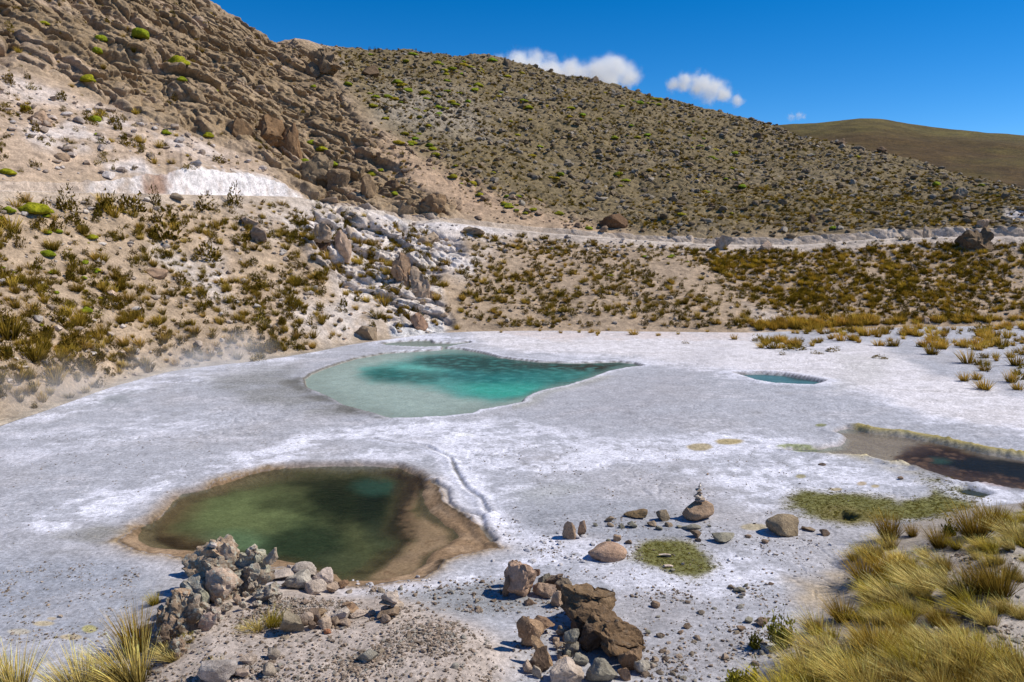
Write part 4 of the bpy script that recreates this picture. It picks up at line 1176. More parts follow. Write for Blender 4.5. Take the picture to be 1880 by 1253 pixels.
for k, px, py, h, wd, lab in SINGLE_H:
    p, d, n = S_HILL.at(px, py)
    nm, _, cat = WORDS[k]
    put(nm, KMESH[k][rng.randint(len(KMESH[k]))], p - np.array([0, 0, .06]), (0, 0, rng.uniform(-.4, .4)), (wd * .8, wd * .8, h), lab, cat, None, None, (1, 1, 1))

NIND = {'grass_tuft': 60, 'shrub': 270}
for fam, names, slab in (('grass_tuft', ('tuft', 'darktuft'), 'countless small bunch grass tufts sprinkled over the slopes'), ('shrub', ('shrub', 'low'), 'countless small dark bushes sprinkled over the slopes')):
    L_ = sorted([p for p in PLANTS if p[0] in names], key=lambda q: -q[6])
    for k, vi, loc, sc, yaw, tc, ap, grp, lab in L_[:NIND[fam]]:
        nm, _, cat = WORDS[k]
        put(nm, KMESH[k][vi], loc, (0, 0, yaw), sc, lab, cat, lab, None, tc)
    merged('bunch_grass' if fam == 'grass_tuft' else 'scrub', [(*KIND[k][0][vi], loc, sc, yaw, tc) for k, vi, loc, sc, yaw, tc, ap, grp, lab in L_[NIND[fam]:]],
           M_PLANT if fam == 'grass_tuft' else M_LEAF, slab, 'grass' if fam == 'grass_tuft' else 'scrub')

# ------------------------------------------------------------------ foreground bunch grass (fine blades)
rs = np.random.RandomState(4)
M_GRASS = plant_mat('bunch_grass_blade', .14)
WIND = (-.62, .22)
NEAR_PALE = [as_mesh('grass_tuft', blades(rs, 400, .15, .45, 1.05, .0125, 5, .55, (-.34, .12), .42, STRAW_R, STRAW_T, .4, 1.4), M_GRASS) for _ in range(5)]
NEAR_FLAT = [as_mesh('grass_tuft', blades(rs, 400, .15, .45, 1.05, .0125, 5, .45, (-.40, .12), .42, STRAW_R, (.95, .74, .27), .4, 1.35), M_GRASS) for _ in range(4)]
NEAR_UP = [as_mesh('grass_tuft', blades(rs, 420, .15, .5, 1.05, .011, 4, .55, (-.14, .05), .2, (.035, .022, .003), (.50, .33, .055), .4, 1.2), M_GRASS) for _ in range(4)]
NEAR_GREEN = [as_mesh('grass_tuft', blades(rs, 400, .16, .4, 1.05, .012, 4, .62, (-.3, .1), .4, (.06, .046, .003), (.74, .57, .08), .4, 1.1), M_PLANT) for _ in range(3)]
NM = {'pale': NEAR_PALE, 'flat': NEAR_FLAT, 'up': NEAR_UP, 'green': NEAR_GREEN}


def near_tuft(kind, px, py, h_px, w_px, label, group=None, tint=(1, 1, 1), rot=None):
    p, d, n = S_PAN.at(px, py)
    h = h_px * d / F; wd = w_px * d / F / .95
    return put('grass_tuft', random.choice(NM[kind]), p - np.array([0, 0, .02]), (0, 0, random.uniform(-.3, .3) if rot is None else rot), (wd, wd, h), label, 'grass tuft', group, None,
               tuple(np.array(tint) * random.uniform(.85, 1.15)))


NT = [  # the bank on the right: kind, base px, base py, height px, width px, label
    ('up', 1634, 990, 70, 62, 'dark upright tuft standing up against the big mossy patch'), ('pale', 1636, 1008, 36, 50, 'pale tuft right below the dark upright one by the moss'),
    ('up', 1676, 985, 32, 30, 'little round tuft right of the tuft by the moss'), ('up', 1790, 990, 78, 90, 'largest dark brown tuft on the crest of the bank'), ('up', 1822, 972, 62, 70, 'brown tuft leaning on the largest dark one at the crest'),
    ('green', 1845, 955, 30, 46, 'yellow green tuft on the crest behind the dark ones'), ('up', 1725, 1005, 52, 56, 'dark tuft between the largest one and the little round one'), ('green', 1757, 1008, 36, 36, 'bright yellow green tuft under the largest dark one'),
    ('pale', 1610, 1025, 46, 50, 'tuft with brown middle at the upper left end of the bank'), ('green', 1585, 1018, 28, 36, 'small green tuft at the upper left tip of the bank'), ('pale', 1568, 1028, 24, 32, 'outermost small tuft on the upper left tip of the bank'),
    ('up', 1592, 1072, 66, 80, 'big dark tuft casting a shadow on the orange sand'), ('up', 1640, 1060, 58, 90, 'long dark clump right of the tuft above the orange sand'), ('pale', 1670, 1055, 50, 70, 'pale crown of grass over the long dark clump'),
    ('green', 1605, 1095, 40, 60, 'green tuft in front of the big dark one by the sand'), ('up', 1548, 1140, 50, 70, 'dark tuft low on the left with its own shadow on the sand'), ('pale', 1500, 1162, 56, 60, 'straw tuft at the left end of the bank by the green shrub'),
    ('green', 1528, 1172, 30, 60, 'low green tuft right of the straw one by the shrub'), ('up', 1832, 1098, 92, 90, 'tall dark tuft in the middle right of the bank'), ('up', 1795, 1088, 70, 70, 'brown tuft just left of the tall dark one'),
    ('flat', 1765, 1095, 62, 100, 'broad pale tuft swept flat left of the tall dark one'), ('green', 1790, 1128, 50, 90, 'green based tuft below the tall dark one'), ('flat', 1862, 985, 40, 70, 'swept pale tuft on the crest at the right edge'),
    ('flat', 1700, 1085, 52, 90, 'swept pale tuft in the middle of the bank'), ('flat', 1655, 1110, 54, 90, 'swept pale tuft below the long dark clump'), ('flat', 1730, 1045, 44, 70, 'swept pale tuft under the dark tufts of the crest'),
    ('pale', 1480, 1250, 70, 60, 'yellow tuft at the bottom beside the green shrub')]
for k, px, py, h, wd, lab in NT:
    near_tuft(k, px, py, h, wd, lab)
BANK_T = [([(1600, 1030), (1720, 1020), (1760, 1060), (1700, 1120), (1600, 1110)], 30, 'on the upper middle of the right bank', 40), ([(1760, 1010), (1900, 990), (1900, 1080), (1780, 1070)], 20, 'on the upper right of the bank', 40),
          ([(1560, 1120), (1700, 1110), (1790, 1130), (1760, 1200), (1580, 1200)], 42, 'on the lower middle of the right bank', 46), ([(1790, 1130), (1900, 1110), (1900, 1190), (1800, 1190)], 9, 'on the stony lower right of the bank', 46),
          ([(1440, 1225), (1560, 1190), (1900, 1210), (1900, 1300), (1430, 1310)], 50, 'along the bottom right corner in front', 84), ([(1840, 930), (1900, 930), (1900, 985), (1850, 980)], 7, 'on the crest of the bank at the right edge', 34)]
for poly, n, where, hp in BANK_T:
    xs, ys = [p[0] for p in poly], [p[1] for p in poly]
    c = 0; tries = 0; pts = []
    while c < n and tries < 4000:
        tries += 1
        q = (random.uniform(min(xs), max(xs)), random.uniform(min(ys), max(ys)))
        if sdpoly(np.array([q[0]]), np.array([q[1]]), poly)[0] < 0: continue
        if pts and min(math.hypot(q[0] - a, (q[1] - b) * 1.6) for a, b in pts) < hp * .28: continue
        pts.append(q); c += 1
        k = random.choices(['flat', 'pale', 'green', 'up'], [3, 4, 2.2, 2.2])[0]
        hh = hp * random.uniform(.55, 1.0) * (.85 if k == 'flat' else 1)
        word = {'flat': 'swept pale', 'pale': 'straw coloured', 'green': 'yellow green', 'up': 'dark upright'}[k]
        lab = f'{word} bunch grass tuft {where}'
        near_tuft(k, q[0], q[1], hh, hh * random.uniform(1.05, 1.5), lab, lab)
for k, px, py, h, wd, lab, rot in [('up', 252, 1200, 105, 86, 'tall upright dry tuft leaning on the lichen rocks', 0), ('pale', 245, 1262, 118, 120, 'big straw tuft fanning left in the bottom left corner', .2), ('flat', 200, 1275, 80, 120, 'flattened golden tuft under the big fan', .1),
                                    ('pale', 20, 1285, 108, 130, 'straw tuft cut off by the bottom left corner', 0), ('flat', 150, 1290, 120, 110, 'long swept tuft between the corner and the big fan', -.15), ('pale', -40, 1290, 110, 120, 'tuft at the far left edge of the corner', 0),
                                    ('flat', 320, 1210, 36, 60, 'small swept tuft at the foot of the lichen rocks', .1), ('green', 500, 1150, 48, 50, 'golden tuft drooping right on the bare ledge', math.pi), ('pale', 470, 1160, 22, 50, 'low dry tuft left of the drooping one on the ledge', 0),
                                    ('green', 400, 1232, 26, 40, 'yellow tuft behind the grey boulder at the bottom', 0), ('pale', 350, 1178, 20, 26, 'tiny tuft on the ledge right of the lichen rocks', 0), ('green', 285, 1110, 34, 30, 'small yellow bush tuft behind the lichen rocks', 0)]:
    near_tuft(k, px, py, h, wd, lab, None, (1, 1, 1), rot)

# leafy foreground shrubs: foliage and stems are parts
def leafy(px, py, h_px, w_px, label, n=900, tint=(1, 1, 1)):
    p, d, nn = S_PAN.at(px, py)
    h, wd = h_px * d / F, w_px * d / F
    root = put('shrub', None, p, (0, 0, 0), (1, 1, 1), label, 'shrub')
    rsx = np.random.RandomState(int(px))
    vs, fs, cs = [], [], []; o = 0
    for k in range(9):                       # upright sprays
        a = rsx.rand() * 6.28; rr = rsx.rand() ** .5 * wd * .34
        v, f, c = leaves(rsx, n // 9, wd * .14, h * rsx.uniform(.45, .85), .042, (.12, .12, .012), (.40, .36, .05), .75, .1)
        v = v + np.array([math.cos(a) * rr, math.sin(a) * rr, h * .08])
        vs.append(v); fs.append(f + o); cs.append(c); o += len(v)
    put('foliage', make_mesh('foliage', np.concatenate(vs), np.concatenate(fs), M_LEAF, np.concatenate(cs)), parent=root, color=tint)
    v, f = stems(rsx, 16, wd * .5, h, .007)
    put('stem', make_mesh('stem', v, f, M_STEM), parent=root)
leafy(1428, 1190, 78, 66, 'bright green leafy shrub at the left end of the right bank')
leafy(1350, 1262, 34, 46, 'green shrub tip at the bottom edge, right of centre', 400)
leafy(1375, 1262, 40, 36, 'green shrub tip at the bottom edge, next to another', 400)
leafy(1385, 1192, 30, 24, 'thin dark green sprig left of the leafy shrub', 220, (.6, .6, .6))
leafy(1737, 985, 30, 46, 'dark green leafy bush between tufts on the crest', 500, (.4, .45, .5))

# ================================================================== rocks
_ICO = {}
def ico(sub):
    if sub not in _ICO:
        bm = bmesh.new(); bmesh.ops.create_icosphere(bm, subdivisions=sub, radius=1)
        V = np.array([v.co[:] for v in bm.verts]); Fq = np.array([[v.index for v in f.verts] for f in bm.faces]); bm.free()
        _ICO[sub] = (V, Fq)
    return _ICO[sub]


def rock_geo(seed, sub=3, cuts=9, rough=.10, block=0.0, round_=.0):
    cuts = cuts + 4 if round_ == 0 else cuts
    V, Fq = ico(sub); V = V.copy(); Nn = V.copy()
    r = np.random.RandomState(seed)
    for _ in range(cuts):
        n = r.randn(3); n /= np.linalg.norm(n)
        d = r.uniform(.38, .80) + round_
        s = np.clip(V @ n - d, 0, None)
        V = V - s[:, None] * n * .96
    o = seed * 1.37
    dsp = rough * 1.6 * fbm(V[:, 0] + o, V[:, 1], V[:, 2], .9, 3, .5) + rough * fbm(V[:, 0] + o, V[:, 1], V[:, 2], .32, 4, .62)
    if block > 0:
        b, _t = blocks(V[:, 0] + .1 * dsp + o, V[:, 1], V[:, 2], .62, 1.3, .45)
        b2, _t = blocks(V[:, 0] + o, V[:, 1] + 5, V[:, 2], .26, 1.3, .4)
        dsp = dsp + block * (b + .45 * b2)
    V = V + Nn * dsp[:, None]
    lo, hi = V.min(0), V.max(0)
    V = (V - (lo + hi) / 2) / (hi - lo)
    V[:, 2] += .5
    cav = np.clip(1 + 0.0 * dsp, .5, 1.5)
    return V, Fq, np.ones((len(V), 3)) * cav[:, None]


def rock(name, px, py, w_px, h_px, label, cat, color=(.3, .25, .2), seed=None, sub=3, cuts=9, rough=.1, block=0., round_=0., depth=.8, rot=(0, 0, 0), sink=.14, S=None, lift=0., group=None, mat=None, fwd=0., ref=None):
    S = S or S_PAN
    if ref is None:
        p, d, n = S.at(px, py)
    else:                                   # stands on other rocks: same distance as the rock it rests on
        p0, d, n = S.at(*ref)
        dx, dy, dz = ray(px, py); t_ = math.hypot(p0[0], p0[1] + .12) / math.hypot(dx, dy)
        p = np.array([dx * t_, dy * t_, CAM_Z + dz * t_]); sink = .08
        w_px = w_px * 1.1; h_px = h_px * 1.12
    color = (color[0] * 1.10, color[1] * .97, color[2] * .84)
    w, h = w_px * d / F, h_px * d / F
    seed = seed if seed is not None else int(px * 7 + py)
    V, Fq, Cc = rock_geo(seed, sub, cuts, rough, block, round_)
    me = make_mesh(name, V * np.array([w, w * depth, h * (1 + sink)]), Fq, mat or M_ROCK, Cc, sharp=38)
    loc = p + np.array([0, w * depth * .35 + fwd, -h * sink + lift])
    return put(name, me, loc, rot, (1, 1, 1), label, cat, group, None, color)


PINK, TANR, GREYG, GREY_, DARKR, PALE, LICH = (.40, .31, .26), (.36, .29, .23), (.25, .27, .25), (.30, .29, .29), (.17, .135, .105), (.55, .51, .49), (.36, .36, .31)
B = 'boulder'
rock(B, 1287, 958, 58, 36, 'rounded tan boulder carrying a tiny cairn', 'boulder', TANR, 3, 4, 6, .05, 0, .14, .9)
rock(B, 1442, 986, 60, 36, 'rounded boulder with a cracked greenish top, right of the cairn', 'boulder', (.29, .26, .20), 12, 4, 5, .05, .02, .14, .85)
rock(B, 1046, 990, 26, 34, 'left half of the split pinkish boulder on the flat', 'boulder', TANR, 31, 4, 9, .07, .04)
rock(B, 1065, 985, 16, 32, 'narrow right half of the split pinkish boulder', 'boulder', (.33, .26, .21), 32, 4, 9, .07, .04, rot=(0, .2, 0))
rock(B, 1117, 1030, 74, 26, 'low domed pinkish boulder half buried left of the small moss patch', 'boulder', PINK, 41, 4, 4, .07, .02, .25, .8, sink=.5)
rock(B, 1170, 953, 48, 13, 'flat dark jagged rock at the back of the stone scatter', 'boulder', (.20, .16, .10), 51, 4, 10, .14, .05)
rock(B, 1218, 957, 26, 20, 'dark wedge rock left of the cairn boulder', 'boulder', (.23, .21, .17), 52, 3, 10, .08)
rock(B, 1332, 998, 46, 16, 'flat greenish slab right of the small moss patch', 'boulder', GREYG, 53, 3, 12, .05)
rock(B, 1270, 976, 34, 11, 'flat greenish rock in front of the cairn boulder', 'boulder', GREYG, 54, 3, 11, .06)
rock(B, 1280, 988, 22, 13, 'small dark rock in front of the flat greenish one', 'boulder', (.2, .17, .14), 55, 3, 11, .08)
for i, (px, py, w_, h_) in enumerate([(1120, 958, 18, 9), (1121, 968, 14, 8), (1142, 971, 12, 8), (1162, 970, 20, 12), (1198, 968, 18, 9), (1210, 975, 14, 7), (1228, 968, 16, 7), (1250, 970, 14, 5), (1282, 995, 12, 7), (1134, 995, 16, 12), (1118, 998, 10, 8), (1154, 999, 13, 8),
                                      (1094, 967, 10, 6), (1516, 985, 18, 12), (1490, 977, 20, 6), (1478, 974, 12, 6), (1405, 998, 14, 7), (1375, 988, 12, 5), (1302, 968, 8, 5), (1124, 1003, 12, 5), (1180, 951, 14, 7), (1370, 1078, 9, 6), (1360, 1090, 22, 8), (1343, 1082, 13, 6), (1417, 1075, 10, 5), (1204, 1117, 18, 10), (1300, 872, 5, 3),
                                      (1656, 881, 12, 5), (1510, 856, 14, 5), (1400, 1152, 26, 14), (1376, 1145, 18, 9), (1362, 1160, 16, 9), (1262, 1155, 14, 9), (1250, 1165, 12, 6), (1215, 1172, 14, 8), (1190, 1165, 10, 7), (1235, 1050, 10, 5)]):
    lab = 'small dark stone in the scatter between the cairn boulder and the moss' if py < 1004 and px < 1310 else ('small stone on the white flat right of the cracked boulder' if px > 1440 else ('small stone on the grey flat in front of the small moss patch'))
    rock('stone', px, py, w_, h_, lab, 'stone', random.choice([(.22, .18, .15), (.26, .23, .19), (.23, .25, .23), (.32, .26, .21)]), 100 + i, 3, 10, .09, group=lab)
for px, py, w_, h_, lab in [(1222, 1023, 24, 6, 'longer pale bar of stone lying in the small moss patch'), (1227, 1043, 20, 5, 'shorter pale bar of stone at the front of the small moss patch'), (1253, 1038, 7, 6, 'white pebble lying in the small moss patch')]:
    rock('stone', px, py, w_, h_, lab, 'stone', (.68, .64, .62), None, 3, 10, .05, depth=.4)
# tiny cairn on the boulder
p, d, n = S_PAN.at(1287, 958)
topz = None
zc = p[2] + 36 * d / F
cx, cyy = p[0] + .0, p[1] + 58 * .9 * d / F * .35
for k, (w_, h_, c, lab) in enumerate([(21, 6, (.40, .33, .27), 'flat lowest stone of the tiny cairn on the boulder'), (19, 6, (.48, .42, .36), 'second stone of the tiny cairn on the boulder'), (13, 5, (.26, .2, .16), 'dark third stone of the tiny cairn on the boulder'),
                                     (13, 6, (.42, .36, .30), 'fourth stone of the tiny cairn, under the white tip'), (8, 7, (.62, .56, .50), 'pale tip stone of the tiny cairn on the boulder')]):
    V, Fq, Cc = rock_geo(700 + k, 3, 10, .05)
    w_, h_ = w_ * d / F, h_ * d / F * 1.15
    put('stone', make_mesh('stone', V * np.array([w_, w_ * .8, h_]), Fq, M_ROCK, Cc, sharp=38), (cx + .01 * (-1) ** k, cyy, zc - .03), (0, 0, k * 1.1), (1, 1, 1), lab, 'stone', None, None, c)
    zc += h_ * .93

# ---- lichen covered rock outcrop at the near left
T = dict(mat=M_TUFA)
def tufa(px, py, w_, h_, lab, color=LICH, seed=1, sub=4, block=.10, **kw):
    kw.setdefault('depth', .75); kw.setdefault('cuts', 7); kw.setdefault('rough', .17)
    rock('boulder', px, py, w_, h_, lab, 'boulder', color, seed, max(sub, 4), block=block * 1.3 + .05, mat=M_TUFA, **kw)
tufa(405, 1112, 150, 74, 'broad dark core rock at the back of the lichen outcrop', (.27, .24, .21), 199, 5, .16, fwd=.25)
tufa(318, 1190, 90, 84, 'dark core rock at the back of the lower left outcrop', (.24, .205, .17), 198, 5, .16, fwd=.2)
tufa(385, 1080, 96, 86, 'big craggy block forming the top of the lichen outcrop', (.38, .33, .28), 201, 5, .12)
tufa(414, 1052, 40, 50, 'smooth pinkish slab standing at the top of the lichen outcrop', (.42, .36, .31), 202, 4, .04, ref=(414, 1090))
tufa(392, 1040, 44, 34, 'tan rock leaning on the top slab of the outcrop', (.42, .34, .27), 203, 4, .06, ref=(392, 1090))
tufa(372, 1052, 36, 34, 'pinkish rock at the upper left of the outcrop', (.40, .34, .31), 204, 4, .06)
tufa(352, 1062, 44, 40, 'brown pitted rock at the left shoulder of the outcrop', (.36, .31, .26), 205, 4, .14)
tufa(388, 1112, 66, 66, 'broad pale slab in the middle of the outcrop', (.46, .40, .36), 206, 4, .05, rot=(0, .25, 0))
tufa(352, 1120, 56, 58, 'blue grey lichen block at the left of the outcrop', (.33, .35, .35), 207, 4, .10)
tufa(372, 1118, 24, 34, 'pale green lichen stone at the front of the outcrop', (.40, .45, .40), 208, 3, .06)
tufa(430, 1095, 34, 46, 'dark overhanging rock at the mouth of the small cave', (.22, .19, .16), 209, 4, .14, fwd=.12)
tufa(462, 1062, 52, 50, 'white lichen crusted rock on the right pillar of the outcrop', (.44, .47, .42), 210, 4, .16, ref=(462, 1092))
tufa(458, 1095, 70, 58, 'craggy grey base of the right pillar of the outcrop', (.33, .31, .28), 211, 5, .16)
tufa(490, 1042, 24, 36, 'pointed wedge at the right top of the outcrop', (.40, .37, .33), 212, 3, .05, ref=(490, 1092), rot=(0, .25, 0))
tufa(463, 1030, 28, 20, 'rounded dark stone on the right pillar of the outcrop', (.32, .28, .25), 213, 3, .05, ref=(463, 1092))
tufa(462, 1014, 17, 10, 'small pale capstone on the right pillar of the outcrop', (.50, .46, .42), 214, 3, .02, ref=(462, 1092))
tufa(388, 1008, 18, 10, 'small white stone on the very top of the outcrop', (.58, .57, .60), 215, 3, .02, ref=(388, 1090))
tufa(486, 1108, 56, 34, 'low grey rock at the right foot of the outcrop', (.36, .34, .31), 216, 4, .12)
tufa(433, 1112, 18, 22, 'tan stone at the foot of the small cave', (.38, .32, .27), 217, 3, .04)
tufa(328, 1096, 30, 11, 'upper flat slab of the stack at the left of the outcrop', (.38, .30, .23), 218, 3, .02, ref=(328, 1150), rot=(0, .15, 0))
tufa(327, 1100, 32, 13, 'lower pale slab of the stack at the left of the outcrop', (.50, .43, .37), 219, 3, .02, ref=(327, 1150))
tufa(320, 1118, 30, 28, 'rounded pinkish stone under the slab stack', (.44, .38, .36), 220, 3, .03, ref=(320, 1150), round_=.1)
tufa(318, 1132, 34, 36, 'dark lichen rock under the rounded pinkish stone', (.27, .27, .25), 221, 4, .10)
tufa(345, 1140, 46, 40, 'mixed grey rock at the lower middle of the outcrop', (.36, .34, .32), 222, 4, .14)
tufa(300, 1160, 40, 44, 'rounded brown rock at the lower left of the outcrop', (.33, .27, .23), 223, 4, .10, round_=.05)
tufa(328, 1172, 52, 54, 'crumbly rock in the lower left pillar of the outcrop', (.34, .29, .25), 224, 4, .18)
tufa(292, 1205, 46, 60, 'dark base rock at the lower left end of the outcrop', (.20, .165, .14), 225, 4, .16)
tufa(318, 1212, 46, 44, 'brown base rock right of the dark one at the outcrop foot', (.29, .24, .20), 226, 4, .16)
tufa(367, 1162, 30, 46, 'leaning pinkish slab at the right of the lower outcrop', (.42, .36, .35), 227, 3, .04, rot=(0, .45, 0))
tufa(390, 1142, 34, 26, 'pale stone between the slab and the cave', (.46, .43, .42), 228, 3, .05)
for i, (px, py, w_, h_) in enumerate([(375, 1125, 20, 14), (400, 1120, 18, 16), (410, 1130, 22, 14), (345, 1185, 16, 12), (420, 1122, 16, 12), (445, 1122, 14, 12), (470, 1118, 18, 10), (500, 1112, 16, 10), (310, 1148, 16, 14), (335, 1152, 14, 12), (440, 1078, 18, 16), (475, 1082, 16, 14), (450, 1104, 14, 12), (345, 1112, 14, 12), (385, 1150, 14, 8), (362, 1172, 14, 9)]):
    tufa(px, py, w_, h_, 'small lichen stone wedged between the blocks of the near left outcrop', (.40, .38, .35), 240 + i, 3, .05, group='small stones of the near left outcrop', lift=.04)
# white crusted rocks between the outcrop and the pool
for px, py, w_, h_, c, lab, sd_ in [(518, 1066, 56, 14, (.52, .51, .52), 'long flat pale slab between the outcrop and the dark pool', 261), (535, 1060, 26, 18, (.52, .50, .50), 'tilted pale slab at the edge of the dark pool', 262), (557, 1062, 46, 26, (.50, .50, .51), 'white rock at the near shore of the dark pool', 263), (590, 1076, 44, 32, (.56, .53, .54), 'rounded white rock beside the near shore', 264),
                                    (545, 1082, 50, 30, (.42, .44, .44), 'grey crusted rock below the white shore rocks', 265), (575, 1092, 44, 26, (.46, .44, .43), 'pale crumbling rock at the foot of the shore rocks', 266), (527, 1078, 26, 14, (.48, .45, .43), 'small flat stone left of the shore rocks', 267), (610, 1090, 26, 18, (.40, .35, .31), 'tan stone right of the rounded white rock', 268), (628, 1082, 24, 14, (.24, .17, .12), 'brown wet rock at the near tip of the dark pool', 269)]:
    rock(B, px, py, w_, h_, lab, 'boulder', c, sd_, 4, 8, .08, .06, mat=M_ROCK)
# ---- small stacks on the gravel ledge
for px, py, w_, h_, c, lab, sd_, lf in [(625, 1143, 32, 24, (.52, .51, .50), 'pale block under the left half of the ledge cairn', 271, 0), (653, 1139, 34, 14, (.56, .53, .52), 'white slab under the right half of the ledge cairn', 272, .02), (640, 1128, 30, 8, (.34, .26, .19), 'lowest brown slab of the ledge cairn', 273, .10), (637, 1122, 26, 8, (.24, .18, .14), 'dark second slab of the ledge cairn', 274, .13), (636, 1117, 20, 10, (.32, .25, .19), 'curled top stone of the ledge cairn', 275, .17),
                                        (712, 1136, 40, 14, (.25, .21, .17), 'dark base slab of the right ledge cairn', 276, 0), (706, 1128, 14, 14, (.44, .40, .36), 'small stone in the right ledge cairn', 277, .06), (728, 1126, 24, 20, (.50, .47, .44), 'pale block in the right ledge cairn', 278, .06), (713, 1112, 32, 9, (.33, .27, .22), 'flat slab under the top of the right ledge cairn', 279, .12), (714, 1108, 30, 17, (.58, .55, .53), 'rounded white capstone of the right ledge cairn', 280, .17),
                                        (707, 1146, 20, 16, (.30, .26, .23), 'grey stone in front of the right ledge cairn', 281, 0), (682, 1132, 16, 10, (.31, .28, .26), 'grey stone left of the right ledge cairn', 282, 0),
                                        (535, 1166, 44, 42, (.27, .26, .22), 'dark lichen boulder at the left end of the ledge stones', 283, 0), (560, 1150, 30, 24, (.37, .33, .30), 'pinkish grey boulder behind the dark lichen one', 284, 0), (578, 1146, 30, 24, (.25, .21, .18), 'dark stone in the ledge pile', 285, 0), (580, 1134, 34, 13, (.29, .24, .18), 'brown slab on top of the ledge pile', 286, .06), (595, 1156, 28, 20, (.46, .41, .36), 'tilted pale slab of the ledge pile', 287, 0),
                                        (592, 1142, 26, 9, (.44, .40, .36), 'thin pale slab of the ledge pile', 288, .06), (572, 1158, 18, 16, (.22, .18, .15), 'darkest stone of the ledge pile', 289, 0), (613, 1150, 20, 16, (.30, .26, .22), 'grey stone between the ledge pile and cairn', 290, 0), (600, 1166, 14, 9, (.40, .20, .12), 'orange stone in front of the ledge pile', 291, 0), (630, 1152, 26, 12, (.32, .28, .25), 'flat stone in front of the ledge cairn', 292, 0),
                                        (673, 1217, 42, 20, (.29, .31, .30), 'bluish rock lying alone on the ledge gravel', 293, 0), (500, 1212, 26, 20, (.34, .33, .31), 'grey stone at the lower left of the ledge', 294, 0), (492, 1244, 26, 22, (.30, .29, .27), 'dark wedge at the bottom of the ledge', 295, 0),
                                        (395, 1262, 66, 44, (.36, .37, .40), 'grey boulder cut by the bottom edge', 296, 0), (440, 1248, 34, 18, (.42, .38, .36), 'pale stone right of the grey bottom boulder', 297, 0), (455, 1220, 30, 14, (.36, .34, .33), 'low stone above the grey bottom boulder', 298, 0), (560, 1112, 20, 8, (.34, .29, .25), 'flat stone on bare ground behind the ledge pile', 299, 0)]:
    rock(B if w_ > 24 else 'stone', px, py, w_, h_, lab, 'boulder' if w_ > 24 else 'stone', c, sd_, 4 if w_ > 30 else 3, 10, .07, .03, ref=(px, 1141 if px < 660 else 1136) if lf else None)
